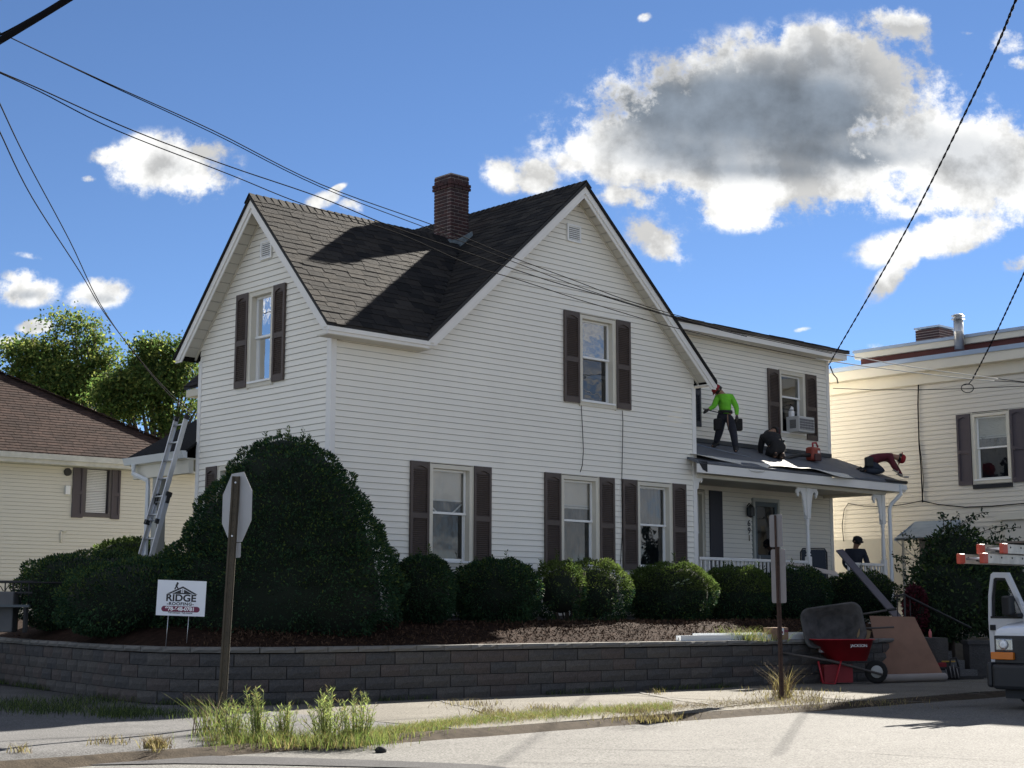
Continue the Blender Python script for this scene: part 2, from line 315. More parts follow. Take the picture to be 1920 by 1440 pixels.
# ================================================================== SETTING: ground, road, pavement, yard
def grid(name,a0,a1,b0,b1,na,nb,zf,m,kind='structure',frame=H,**k):
    me=bpy.data.meshes.new(name); A=np.linspace(a0,a1,na);B=np.linspace(b0,b1,nb); v=[]
    for b in B:
        for a in A: v.append(frame.w(a,b,zf(a,b)))
    f=[(j*na+i,j*na+i+1,(j+1)*na+i+1,(j+1)*na+i) for j in range(nb-1) for i in range(na-1)]
    me.from_pydata(v,[],f); me.materials.append(m); me.polygons.foreach_set('use_smooth',[True]*len(f)); o=bpy.data.objects.new(name,me); COL.objects.link(o); return tag(o,kind=kind,**k)
def hsh(a,b): return math.sin(a*1.7+b*.9)*.5+math.sin(a*3.1-b*2.3+1)*.3+math.sin(a*6.3+b*5.1+2)*.2
m_far=mat('far_ground',(.13,.12,.09),1,.4,.05)
mb=MB(); mb.box(-2500,2500,-2500,2500,-.6,-.16); mb.obj('ground',m_far,kind='structure')
grid('road',-60,90,-45,-6.5,80,60,lambda a,b:-.08+.004*hsh(a*.6,b*.6),m_asph)
def wall_b(a): return -2.75-.12*(a+1.2)
PATH=[(-1.6,12),(-2.3,8),(-2.9,4.6),(-3.35,1.6),(-3.62,-.5),(-3.35,-1.75),(-2.5,-2.45),(-1.2,-2.75),(1.5,wall_b(1.5)),(4.5,wall_b(4.5)),(7.5,wall_b(7.5)),(10.7,wall_b(10.7))]
def smooth_path(P,n=14):
    P=[Vector((*p,0)) for p in P]; out=[]
    for i in range(len(P)-1):
        p0=P[max(i-1,0)];p1=P[i];p2=P[i+1];p3=P[min(i+2,len(P)-1)]
        for k in range(n):
            t=k/n; out.append(.5*((2*p1)+(p2-p0)*t+(2*p0-5*p1+4*p2-p3)*t*t+(3*p1-p0-3*p2+p3)*t**3))
    out.append(P[-1]); return out
SP=smooth_path(PATH)
SL=[0]
for i in range(1,len(SP)): SL.append(SL[-1]+(SP[i]-SP[i-1]).length)
def at_len(s):
    s=max(0,min(SL[-1]-1e-4,s)); i=int(np.searchsorted(SL,s,side='right'))-1; t=(s-SL[i])/(SL[i+1]-SL[i]); p=SP[i].lerp(SP[i+1],t); d=(SP[min(i+2,len(SP)-1)]-SP[max(i-1,0)]).normalized(); return p,math.atan2(d.y,d.x)
# pavement: slabs right of the corner, a worn apron at the left
walk=empty('sidewalk',H.w(0,0,0),YAW,kind='structure')
seams=[-3.3,-.35,2.6,4.3,7.2,10.2,13.2,16.2]
for i in range(len(seams)-1):
    s=MB(); a0,a1=seams[i]+.014,seams[i+1]-.014; z=-.012+.01*random.random(); n=9
    tl=random.uniform(-.01,.01); sh=random.uniform(-.06,.06); k0=1.05 if i==1 else 0
    # slanted seam between slabs as in the photo
    A0=[a0-1.2*(i==1)*0,a0]; vs_=[]; 
    pts=[(a0,-6.98,z+tl),(a1,-6.98,z-tl),(a1,wall_b(a1)+.3,z-tl),(a0,wall_b(a0)+.3,z+tl)]
    s.prism([(p[0],p[1],p[2]-.12) for p in pts],(0,0,.12)); s.obj('slab',m_conc,walk,bevel=.008)
grid('footway',-30,-3.3,-6.86,-1.5,60,40,lambda a,b:(-.012+.010*hsh(a*1.3,b*1.3))-.30*max(0,-6.62-b),m_conc2)
grid('side_street_verge',-30,-3.0,-1.5,40,30,30,lambda a,b:-.02+.01*hsh(a,b),m_conc2)
grid('pavement_edge',-8.5,30,-7.30,-6.93,160,6,lambda a,b:-.10+.085*min(1,max(0,(b+7.30)/.3))+.006*hsh(a*3,b*9),mat('dirt',(.060,.048,.036),1,.5,8,bump=1,bs=60,spec=.1),kind='structure')
grid('driveway_edge',16.2,60,-7.0,-2,30,20,lambda a,b:-.02,m_conc2)
# patches of newer asphalt, a yellow paint mark and cracks, each a thin sheet on the road
def sheet(name,pix,z,m,kind='structure',**k):
    s=MB(); p=[gnd(x,y,z) for x,y in pix]; s.add([(q[0],q[1],z) for q in p],[tuple(range(len(p)))]); return s.obj(name,m,kind=kind,**k)
sheet('asphalt_patch',[(-300,1421),(0,1418),(200,1416),(300,1416),(480,1418),(700,1425),(900,1433),(1060,1452),(1000,1458),(800,1440),(500,1433),(330,1431),(150,1434),(0,1436),(-300,1440)],-.070,m_patch)
sheet('yellow_mark',[(22,1431),(40,1424),(34,1420),(52,1424),(75,1427),(86,1430),(60,1433),(40,1435)],-.064,mat('yellow_paint',(.45,.30,.05),.8,.4,12))
def crack(pix,w=.018,z=-.069,name='crack_seal'):
    pts=[Vector(gnd(x,y,z)) for x,y in pix]; q=[pts[0]]
    for i in range(len(pts)-1):
        for k in range(1,9):
            t=k/8; p=pts[i].lerp(pts[i+1],t); q.append(p+Vector((random.gauss(0,.02),random.gauss(0,.03),0)))
    s=MB(); vs=[];
    for i,p in enumerate(q):
        d=(q[min(i+1,len(q)-1)]-q[max(i-1,0)]); n=Vector((-d.y,d.x,0)).normalized()*(w*random.uniform(.4,1.2)); vs+=[tuple(p+n),tuple(p-n)]
    s.add(vs,[(2*i,2*i+1,2*i+3,2*i+2) for i in range(len(q)-1)]); return s.obj(name,mat('tar',(.10,.095,.09),.9),kind='structure')
crack([(860,1424),(1150,1430),(1400,1437)],.010); crack([(1180,1405),(1500,1400),(1620,1410),(1900,1425)],.008); crack([(960,1400),(1250,1404)],.007)
crack([(1500,1345),(1470,1400),(1420,1450)],.03,name='tyre_mark') if False else None
crack([(1195,1297),(1280,1313),(1350,1322)],.02,.004,'pavement_crack'); crack([(820,1313),(880,1327),(945,1346)],.022,.004,'pavement_crack'); crack([(-20,1430),(90,1422),(180,1414),(275,1405)],.028,-.05,'gutter_joint')
crack([(1470,1300),(1600,1312),(1750,1316),(1900,1308)],.035,.003,'pavement_crack'); crack([(1560,1300),(1700,1290),(1850,1302)],.014,.004,'pavement_crack')
# manhole-like stone on the road
mb=MB(); p=gnd(714,1409,-.07); mb.lathe([(.0,-.02),(.05,-.01),(.06,.02),(.03,.045),(0,.05)],p,9); mb.obj('stone',mat('dark_stone',(.02,.02,.02),.9),label='small black stone lying alone on the sunlit road',cat='stone')
# yard behind the retaining wall
def inside(a,b):
    """signed distance-like value behind the wall"""
    best=1e9
    for i in range(0,len(SP),4):
        d=math.hypot(a-SP[i].x,b-SP[i].y); best=min(best,d)
    return best
def yard_z(a,b):
    d=inside(a,b); return .66+.34*min(1,d/1.5)**.9+.06*min(1,max(0,(d-1.5)/3))+.012*hsh(a*3,b*3)
yard=MB(); ring=[SP[i] for i in range(0,len(SP),3)]+[SP[-1]]; nr=16; vs=[];fs=[]
cen=[]
for p in ring:
    q=Vector((max(p.x+.1,min(p.x,14)),0,0)); tgt=Vector((2.5+(p.x+3)*.8,9,0)) if p.y>-2.4 or p.x<-1.5 else Vector((p.x+.8,9,0))
    for k in range(nr+1):
        t=(k/nr)**1.7; m_=p.lerp(tgt,t); d=(m_-p).length; vs.append((m_.x,m_.y,.655+.36*min(1,d/1.6)**.9+.05*min(1,max(0,(d-1.6)/3))+.012*hsh(m_.x*3,m_.y*3)))
for i in range(len(ring)-1):
    for k in range(nr): j=i*(nr+1)+k; fs.append((j,j+1,j+nr+2,j+nr+1))
yard.add(vs,fs,True); yo=yard.obj('mulch_bed',m_mulch,kind='structure'); yo.location=H.w(0,0,0); yo.rotation_euler=(0,0,YAW)
grid('side_yard',8,40,-3.3,16,30,20,lambda a,b:.6 if b>-2.8 else .0,mat('yard_dirt',(.07,.06,.045),1,.5,3,bump=1))
grid('back_lawn',-6,60,6,60,20,20,lambda a,b:.55,mat('lawn',(.05,.07,.03),1,.4,2))
# wood chips
cnt=26000; P=[];
s_=RNG.uniform(6,SL[-1]-.1,cnt); dd=RNG.uniform(.26,2.6,cnt)**1.0
for s,d in zip(s_,dd):
    p,an=at_len(s); nx,ny=-math.sin(an),math.cos(an); a,b=p.x+nx*d,p.y+ny*d; P.append((a,b,.655+.36*min(1,d/1.6)**.9+.012*hsh(a*3,b*3)+.006))
P=np.array(P); Nn=np.tile([0,0,.45],(cnt,1)); q=leafquads(P,Nn,.055,.32,RNG,1.0); q[:,2]=np.maximum(q[:,2],np.repeat(P[:,2],4)-.004)
o=stuff('mulch_chips',fast_mesh('mulch_chips',q,4,m_chip),label='loose brown bark chips covering the raised bed behind the block wall',cat='mulch'); o.location=H.w(0,0,0); o.rotation_euler=(0,0,YAW)
# retaining wall: cap stones over four courses of blocks
rw=empty('retaining_wall',H.w(0,0,0),YAW,label='low dark concrete block retaining wall with pale cap stones curving round the corner',cat='wall')
mb=MB(); mb.add([],[])
core=[]
for i in range(0,len(SP)-1):
    pass
vs=[];fs=[];step=.25;nS=int(SL[-1]/step)
for i in range(nS+1):
    p,an=at_len(i*step); nx,ny=-math.sin(an),math.cos(an)
    for d,z in((.03,-.1),(.03,.66),(.28,.66),(.28,-.1)): vs.append((p.x+nx*d,p.y+ny*d,z))
for i in range(nS):
    for k in range(3): fs.append((i*4+k,i*4+k+1,i*4+4+k+1,i*4+4+k))
mb.add(vs,fs); mb.obj('core',mat('wall_core',(.03,.028,.028),1),rw)
def rough_block(L,Hh,D,m,seed):
    rg=random.Random(seed); s=MB(); nx,nz=5,3; vs=[]
    for j in range(nz):
        for i in range(nx):
            x=-L/2+L*i/(nx-1); z=Hh*j/(nz-1); e=(i in(0,nx-1)) or (j in(0,nz-1)); vs.append((x,(.010 if e else -rg.uniform(.004,.018)),z))
    fs=[(j*nx+i,j*nx+i+1,(j+1)*nx+i+1,(j+1)*nx+i) for j in range(nz-1) for i in range(nx-1)]
    s.add(vs,fs); b=len(s.v); s.add([(-L/2,D,0),(L/2,D,0),(L/2,D,Hh),(-L/2,D,Hh)],[]); s.add([],[])
    s.f+=[(0,nx-1,b+1,b),((nz-1)*nx,b+3,b+2,nz*nx-1),(0,b,b+3,(nz-1)*nx),(nx-1,nz*nx-1,b+2,b+1)]; s.mi+=[0]*4; s.sm+=[False]*4
    return s.mesh('wall_block',m)
LB=.46; bm=[rough_block(LB-.012,.156,.2,m_block[k%4],k) for k in range(8)]
S0=3.2; nb=int((SL[-1]-S0)/LB)
for c in range(4):
    for k in range(nb):
        s=S0+(k+.5)*LB+(c%2)*LB/2
        if s>SL[-1]-.15: continue
        p,an=at_len(s); jx=random.uniform(-.006,.006); nx,ny=-math.sin(an),math.cos(an)
        inst(bm[random.randrange(8)],'block',rw,(p.x+nx*jx,p.y+ny*jx,-.01+c*.166),(0,0,an),(random.choice([1,1,1,.99]),1,1))
capm=[rough_block(.45,.07,.33,m_cap,50+k) for k in range(3)]
for k in range(int((SL[-1]-S0)/LB)):
    s=S0+(k+.5)*LB+.1; p,an=at_len(s); nx,ny=-math.sin(an),math.cos(an)
    inst(capm[k%3],'cap_stone',rw,(p.x-nx*.03,p.y-ny*.03,.660+random.uniform(0,.004)),(0,0,an+random.gauss(0,.006)))
# ================================================================== HOUSE HELPERS
def T_front(b0): return lambda u,d,z:(u,b0-d,z)      # faces the street (-b)
def T_left(a0): return lambda u,d,z:(a0-d,u,z)       # faces left (-a)
def T_right(a0): return lambda u,d,z:(a0+d,u,z)
def siding(par,T,z0,z1,ext,holes=(),e=.1016,lip=.020,m=None,name='siding_board',joined=False,jn='siding_panel'):
    m=m or m_siding; z=z0; J=MB(T)
    while z<z1-.01:
        zt=min(z+e,z1); l0,r0=ext(z); l1,r1=ext(zt)
        if r0-l0>.03 and r1-l1>-.2:
            segs=[(l0,l1,r0,r1)]; zm=(z+zt)/2
            for (h0,h1,hz0,hz1) in holes:
                if z>=hz0-.006 and zt<=hz1+.055:
                    ns=[]
                    for (a,a2,c,c2) in segs:
                        if h1<=min(a,a2) or h0>=max(c,c2): ns.append((a,a2,c,c2)); continue
                        if h0>max(a,a2): ns.append((a,a2,h0,h0))
                        if h1<min(c,c2): ns.append((h1,h1,c,c2))
                    segs=ns
            for (a,a2,c,c2) in segs:
                s=J if joined else MB(T)
                if c2<a2: a2=c2=(a2+c2)/2
                zg=zt-.007; k=(zg-z)/(zt-z); a3=a+(a2-a)*k; c3=c+(c2-c)*k
                s.m=1; s.add([(a,0,z),(c,0,z),(c,lip,z),(a,lip,z)],[(0,1,2,3)]); s.add([(a3,-.004,zg),(c3,-.004,zg),(c2,-.004,zt+.003),(a2,-.004,zt+.003)],[(0,1,2,3)]); s.m=0  # lip underside and groove carry the painted shadow tone
                s.add([(a,lip,z),(c,lip,z),(c3,.006,zg),(a3,.006,zg),(a3,-.004,zg),(c3,-.004,zg),(a,0,z),(c,0,z)],[(0,1,2,3),(3,2,5,4),(0,3,4,6),(1,7,5,2)])
                if not joined: s.obj(name,[m,m_lapshade],par)
        z+=e
    if joined: J.obj(jn,[m,m_lapshade],par,kind='stuff')
def backing(par,T,poly,name='wall',d0=-.26,d1=-.20,m=None):
    s=MB(T); n=len(poly); s.add([(u,d0,z) for u,z in poly]+[(u,d1,z) for u,z in poly],[tuple(range(n)),tuple(range(n,2*n))]+[(i,(i+1)%n,n+(i+1)%n,n+i) for i in range(n)]); return s.obj(name,m or m_dark,par)
def shutter(par,T,u0,u1,z0,z1,m=None,louver=True,mid=.46):
    m=m or m_shut; s=MB(T); w=.05; d0,d1=.022,.058
    zm=z0+(z1-z0)*mid+.02
    s.box(u0,u0+w,d0,d1,z0,z1); s.box(u1-w,u1,d0,d1,z0,z1); s.box(u0+w,u1-w,d0,d1-.002,z0,z0+.11); s.box(u0+w,u1-w,d0,d1-.002,z1-.075,z1); s.box(u0+w,u1-w,d0,d1-.002,zm-.045,zm+.045)
    s.box(u0+w,u1-w,d0,d0+.006,z0+.11,z1-.075)
    # arched head of the upper panel
    n=8; pts=[(u0+w,z1-.075)]+[(u0+w+(u1-u0-2*w)*i/n, z1-.075-.045*(1-math.sin(math.pi*i/n))) for i in range(n+1)]+[(u1-w,z1-.075)]
    for i in range(1,n+1):
        a,b=pts[i],pts[i+1]; s.prism([(a[0],d0,a[1]),(b[0],d0,b[1]),(b[0],d0,z1-.0749),(a[0],d0,z1-.0749)],(0,d1-d0-.004,0))
    o=s.obj('shutter',m,par,bevel=0)
    if louver:
        l=MB(T); 
        for (p,q) in((z0+.11,zm-.045),(zm+.045,z1-.115)):
            k=int((q-p)/.034)
            for i in range(k):
                z=p+(q-p)*(i+.5)/k; l.add([(u0+w,d0+.008,z+.012),(u1-w,d0+.008,z+.012),(u1-w,d1-.006,z-.010),(u0+w,d1-.006,z-.010)],[(0,1,2,3)]); l.add([(u0+w,d1-.006,z-.010),(u1-w,d1-.006,z-.010),(u1-w,d1-.008,z-.014),(u0+w,d1-.008,z-.014)],[(0,1,2,3)])
        l.obj('louvers',m,o,kind='stuff')
    return o
def window(par,T,u0,u1,z0,z1,cover='curtain',meet=.5,sill=True,ac=False,frame_m=None,casing=.07):
    fm=frame_m or m_frame
    s=MB(T); c=casing
    # casing set proud of the siding, with reveals running back to the sashes
    for a,b,p,q in((u0,u0+c,z0,z1),(u1-c,u1,z0,z1),(u0+c,u1-c,z1-c,z1)): s.box(a,b,-.16,.034,p,q)
    s.box(u0+c,u1-c,-.16,.030,z0,z0+.10)
    s.box(u0-.014,u0-.001,0,.045,z0-.02,z1+.012); s.box(u1+.001,u1+.014,0,.045,z0-.02,z1+.012); s.box(u0-.0135,u1+.0135,0,.0445,z1+.0125,z1+.026)
    w=s.obj('window',m_cream,par)
    if sill: t=MB(T); t.box(u0+.01,u1-.01,.031,.055,z0+.07,z0+.104); t.obj('sill',fm,w)
    i0,i1=u0+c+.003,u1-c-.003; b0,b1=z0+.105,z1-c-.003; zm=b0+(b1-b0)*meet; fr=.038
    for (p,q,d,nm,g) in((zm-.02,b1,-.065,'upper_sash',m_glass_mid if z0<3 else m_glass_hi),(b0,zm+.018,-.100,'lower_sash',m_glass_lo)):
        f=MB(T); dd=.03
        f.box(i0,i0+fr,d-dd,d,p,q); f.box(i1-fr,i1,d-dd,d,p,q); f.box(i0+fr,i1-fr,d-dd,d,p,p+fr); f.box(i0+fr,i1-fr,d-dd,d,q-fr,q)
        if nm=='lower_sash': f.box(i0,i0+.02,d+.001,d+.02,p,q); f.box(i1-.02,i1,d+.001,d+.02,p,q)
        f.obj(nm,fm,w)
        gl=MB(T); gl.add([(i0+fr,d-.015,p+fr),(i1-fr,d-.015,p+fr),(i1-fr,d-.015,q-fr),(i0+fr,d-.015,q-fr)],[(0,1,2,3)]); gl.obj('pane',g,w)
    mr=MB(T); mr.box(i0,i1,-.064,-.052,zm-.020,zm+.018); mr.obj('meeting_rail',fm,w)
    if cover=='blind' or cover=='swag' :
        bl=MB(T); zb=zm+(b1-zm)*(.30 if cover=='swag' else .38); bl.add([(i0,-.150,zb),(i1,-.150,zb),(i1,-.150,b1),(i0,-.150,b1)],[(0,1,2,3)]); bl.obj('roller_shade',m_blind,w)
        sw=MB(T); n=16; pts=[]
        for i in range(n+1):
            t=i/n; x=i0+(i1-i0)*t
            dip=(math.sin(math.pi*t)**1.2)*(.34 if cover=='swag' else .0); pts.append((x,-.142,zb-.02-dip*(b1-zm)*.9))
        for i in range(n): a,b=pts[i],pts[i+1]; sw.add([a,b,(b[0],b[1],b[2]-.035),(a[0],a[1],a[2]-.035)],[(0,1,2,3)])
        sw.add([(i0,-.145,zb-.012),(i1,-.145,zb-.012),(i1,-.145,zb+.02),(i0,-.145,zb+.02)],[(0,1,2,3)]); sw.obj('lace_valance',m_lace,w)
        cu=MB(T); k=24; vs=[]
        for i in range(k+1): x=i0+(i1-i0)*i/k; d=-.165+.012*math.sin(i*1.9); vs+=[(x,d,b0),(x,d,b1)]
        cu.add(vs,[(2*i,2*i+2,2*i+3,2*i+1) for i in range(k)],True); cu.obj('curtain',mat('grey_sheer',(.12,.13,.14),.9,.4,3,stretch=(6,6,.6)),w)
    elif cover=='curtain':
        cu=MB(T); k=30; vs=[]
        for i in range(k+1): x=i0+(i1-i0)*i/k; d=-.16+.018*math.sin(i*1.7+.5*math.sin(i)); vs+=[(x,d,b0),(x,d,b1)]
        cu.add(vs,[(2*i,2*i+2,2*i+3,2*i+1) for i in range(k)],True); cu.obj('curtain',m_curtain,w)
    elif cover=='part':
        cu=MB(T); cu.box(i0,i1,-.16,-.15,b0+(zm-b0)*.58,b0+(zm-b0)*.66); cu.obj('inner_rail',fm,w)
    return w
def rake(par,T,p0,p1,d0,d1,h,name='rake_board',m=None,up=0.0,zc=None):
    """sloping board under a roof edge from p0 to p1 (u,z of its top edge), hanging h down (vertically)"""
    s=MB(T); a,b=p0,p1
    if zc is not None:
        Q=[(a[0],a[1]+up),(b[0],b[1]+up),(b[0],b[1]+up-h),(a[0],a[1]+up-h)]; O=[]
        for i in range(4):
            p,q=Q[i],Q[(i+1)%4]
            if p[1]>=zc: O.append(p)
            if (p[1]>=zc)!=(q[1]>=zc): t=(zc-p[1])/(q[1]-p[1]); O.append((p[0]+(q[0]-p[0])*t,zc))
        n=len(O); s.add([(u,d0,z) for u,z in O]+[(u,d1,z) for u,z in O],[tuple(range(n)),tuple(range(n,2*n))]+[(i,(i+1)%n,n+(i+1)%n,n+i) for i in range(n)]); return s.obj(name,m or m_trim,par)
    s.add([(a[0],d0,a[1]+up),(b[0],d0,b[1]+up),(b[0],d0,b[1]+up-h),(a[0],d0,a[1]+up-h),(a[0],d1,a[1]+up),(b[0],d1,b[1]+up),(b[0],d1,b[1]+up-h),(a[0],d1,a[1]+up-h)],[(0,1,2,3),(4,7,6,5),(0,4,5,1),(1,5,6,2),(2,6,7,3),(3,7,4,0)]); return s.obj(name,m or m_trim,par)
# ================================================================== MAIN HOUSE
EZ=5.70; OV=.35
house=empty('house',H.w(0,0,0),YAW,label='cream vinyl sided two storey house with steep dark shingled gables and brown shutters',cat='house')
RA=5.48; RZ=9.11; SA=(RZ-EZ)/(RA-1.70)      # main ridge
LBr=1.95; LZ=8.20; SB=(LZ-EZ)/(LBr+OV)       # left ridge
TF=T_front(0); TL=T_left(0); zb=1.12
def extA(z):
    zz=z+.13
    l=0 if z<=EZ-.14 else 1.70+(zz-EZ)/SA; r=min(8.9,9.26-(zz-EZ)/SA) if zz>EZ else 8.9
    return (l,r)
def extB(z):
    zz=z+.13
    if zz<=EZ: return (0,3.94)
    return (max(0,-OV+(zz-EZ)/SB),min(3.94,4.25-(zz-EZ)/SB))
WA=[(2.04,2.99,1.93,3.64,'swag'),(5.13,6.10,1.93,3.64,'blind'),(7.17,8.15,1.93,3.64,'curtain2'),(5.63,6.58,4.96,6.67,'part')]
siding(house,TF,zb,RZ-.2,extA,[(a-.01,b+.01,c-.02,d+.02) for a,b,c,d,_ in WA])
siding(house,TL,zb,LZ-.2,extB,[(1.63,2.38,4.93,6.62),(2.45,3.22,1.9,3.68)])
backing(house,TF,[(0.05,.7),(8.85,.7),(8.85,5.55),(RA,RZ-.35),(1.95,5.8),(1.9,5.5),(0.05,5.5)])
backing(house,TL,[(0.05,.7),(3.9,.7),(3.9,5.5),(LBr,LZ-.3),(.05,5.6)])
mb=MB(); mb.box(2.0,8.9-.06,6.9,7.0,.7,5.55); mb.box(8.80,8.90,0.27,6.9,.7,5.6); mb.box(2.03,2.12,3.95,7.0,.7,5.55); mb.box(0.02,2.03,3.86,3.94,.7,5.5); mb.obj('wall',m_siding,house)
mb=MB(); mb.box(.04,8.86,-.0,.12,.5,zb-.005); mb.box(-.0,.12,.121,3.9,.5,zb-.005); mb.obj('foundation',mat('foundation',(.25,.24,.22),.95,.3,4),house)
for nm,args in(('corner',(-.028,.075,-.028,-.001)),):
    for (x0,x1,y0,y1) in ((-.028,.078,-.028,0.0),(-.028,0.0,.0005,.09)):
        mb=MB(); mb.box(x0,x1,y0,y1,zb-.02,EZ-.13); mb.obj('corner_board',m_trim,house)
mb=MB(); mb.box(-.028,0.0,3.87,3.97,zb,EZ-.1); mb.obj('corner_board',m_trim,house)
mb=MB(); mb.box(8.82,8.93,-.028,0.0,zb,EZ-.1); mb.box(8.90,8.93,.0005,.1,zb,EZ-.1); mb.obj('corner_board',m_trim,house)
for a,b,c,d,k in WA:
    window(house,TF,a,b,c,d,'curtain' if k=='curtain2' else k,meet=.52 if c<3 else .54)
    shutter(house,TF,a-.425,a-.02,c+.03,d+.02); shutter(house,TF,b+.02,b+.42,c+.03,d+.02)
window(house,TL,1.64,2.37,4.95,6.60,'part',meet=.52); shutter(house,TL,1.28,1.62,4.98,6.62); shutter(house,TL,2.39,2.76,4.98,6.62)
window(house,TL,2.46,3.21,1.93,3.66,'blind'); shutter(house,TL,3.23,3.58,1.95,3.68); shutter(house,TL,2.09,2.44,1.95,3.68)
def gable_vent(T,u0,u1,z0,z1):
    s=MB(T); w=.035; s.box(u0,u0+w,.015,.05,z0,z1); s.box(u1-w,u1,.015,.05,z0,z1); s.box(u0+w,u1-w,.015,.05,z1-w,z1); s.box(u0+w,u1-w,.015,.05,z0,z0+w); o=s.obj('gable_vent',m_frame,house)
    s=MB(T); s.box(u0+w,u1-w,.021,.024,z0+w,z1-w); s.obj('vent_screen',m_dark,o)
    n=7
    for i in range(n): z=z0+w+(z1-z0-2*w)*(i+.3)/n; s=MB(T); s.add([(u0+w,.026,z+.028),(u1-w,.026,z+.028),(u1-w,.048,z),(u0+w,.048,z),(u0+w,.022,z+.024),(u1-w,.022,z+.024),(u1-w,.044,z-.006),(u0+w,.044,z-.006)],[(0,1,2,3),(3,2,6,7),(4,7,6,5)]); s.obj('vent_slat',m_frame,o)
gable_vent(TF,5.30,5.66,8.02,8.35); gable_vent(TL,1.73,2.06,7.13,7.45)
# roof decks
def roof_poly(name,pts,th,m,par=house,**k):
    s=MB(); s.prism([(p[0],p[1],p[2]-th) for p in pts],(0,0,th)); return s.obj(name,m,par,**k)
MY0,MY1=-OV-.02,7.35
VA=RA-(RZ-LZ)/SA  # where the left ridge meets the main slope
roof_poly('roof_slope',[(1.68,MY0,EZ-.01),(RA,MY0,RZ),(RA,MY1,RZ),(1.68,MY1,EZ-.01)],.075,m_roofbase)
roof_poly('roof_slope',[(RA,MY0,RZ),(9.20,MY0,RZ-SA*(9.20-RA)),(9.20,MY1,RZ-SA*(9.20-RA)),(RA,MY1,RZ)],.075,m_shing[0])
roof_poly('roof_slope',[(-OV-.02,-OV-.02,EZ-.01),(1.70,-OV-.02,EZ-.01),(VA,LBr,LZ),(-OV-.02,LBr,LZ)],.06,m_roofbase)
roof_poly('roof_slope',[(-OV-.02,LBr,LZ),(VA,LBr,LZ),(1.70,4.27,EZ-.01),(-OV-.02,4.27,EZ-.01)],.06,m_shing[0])
# fascia and rake boards: two steps as on the house
def rake_pair(T,p,q,o,ho=.15,hi=.08):
    rake(house,T,p,q,o-.025,o,ho,up=-.062,zc=EZ-.085); rake(house,T,p,q,o-.045,o-.026,ho+hi,up=-.064,zc=EZ-.12)
rake_pair(TF,(1.60,EZ-.1),(RA,RZ),OV-.01); rake_pair(TF,(RA,RZ),(9.22,RZ-SA*(9.22-RA)),OV-.01)
rake_pair(TL,(-OV,EZ),(LBr,LZ),OV-.01); rake_pair(TL,(LBr,LZ),(4.32,EZ-.07),OV-.01)
# front eave fascia of the left wing
mb=MB(); mb.box(-OV+.012,1.74,-OV+.005,-OV+.03,EZ-.19,EZ-.07); mb.obj('fascia',m_trim,house)
mb=MB(); mb.box(-OV+.012,1.74,-OV-.02,-OV+.004,EZ-.14,EZ-.071); mb.obj('gutter_board',m_trim,house)
mb=MB(); mb.box(-OV+.03,1.80,-OV+.031,-.03,EZ-.20,EZ-.18); mb.obj('soffit',m_soffit,house)
mb=MB(); mb.box(8.93,9.16,-OV+.03,7.0,EZ-.055,EZ-.04); mb.obj('eave_box',m_trim,house)
mb=MB(); mb.box(1.70,2.0,4.3,7.3,EZ-.235,EZ-.215); mb.box(1.70,1.73,4.3,7.3,EZ-.214,EZ-.09); mb.obj('eave_box',m_cream,house)
# rake soffits, panel by panel
def soffit_run(T,p,q,o,w=.20):
    L=math.hypot(q[0]-p[0],q[1]-p[1]); n=int(L/w); ux,uz=(q[0]-p[0])/L,(q[1]-p[1])/L; sgn=-1
    for i in range(n):
        a=(p[0]+ux*L*i/n,p[1]+uz*L*i/n); g=L/n-.026; b=(a[0]+ux*g,a[1]+uz*g); s=MB(T)
        s.add([(a[0],.004,a[1]),(b[0],.004,b[1]),(b[0],o-.046,b[1]),(a[0],o-.046,a[1]),(a[0],.004,a[1]+.02),(b[0],.004,b[1]+.02),(b[0],o-.046,b[1]+.02),(a[0],o-.046,a[1]+.02)],[(0,1,2,3),(4,7,6,5),(0,4,5,1),(2,6,7,3),(1,5,6,2),(3,7,4,0)]); s.obj('soffit_panel',m_soffit,house)
    # groove backing and wall moulding
    s=MB(T); s.add([(p[0],0,p[1]+.022),(q[0],0,q[1]+.022),(q[0],o-.046,q[1]+.022),(p[0],o-.046,p[1]+.022)],[(0,1,2,3)]); s.obj('soffit_backing',m_dark,house)
    rake(house,T,(p[0],p[1]),(q[0],q[1]),.004,.035,.035,'soffit_moulding',m_cream,up=-.002)
soffit_run(TF,(RA,RZ-.15),(9.03,EZ+.005),OV); soffit_run(TF,(1.86,EZ-.02),(RA,RZ-.15),OV)
soffit_run(TL,(LBr,LZ-.15),(4.10,EZ-.03),OV); soffit_run(TL,(-.2,EZ-.02),(LBr,LZ-.15),OV)
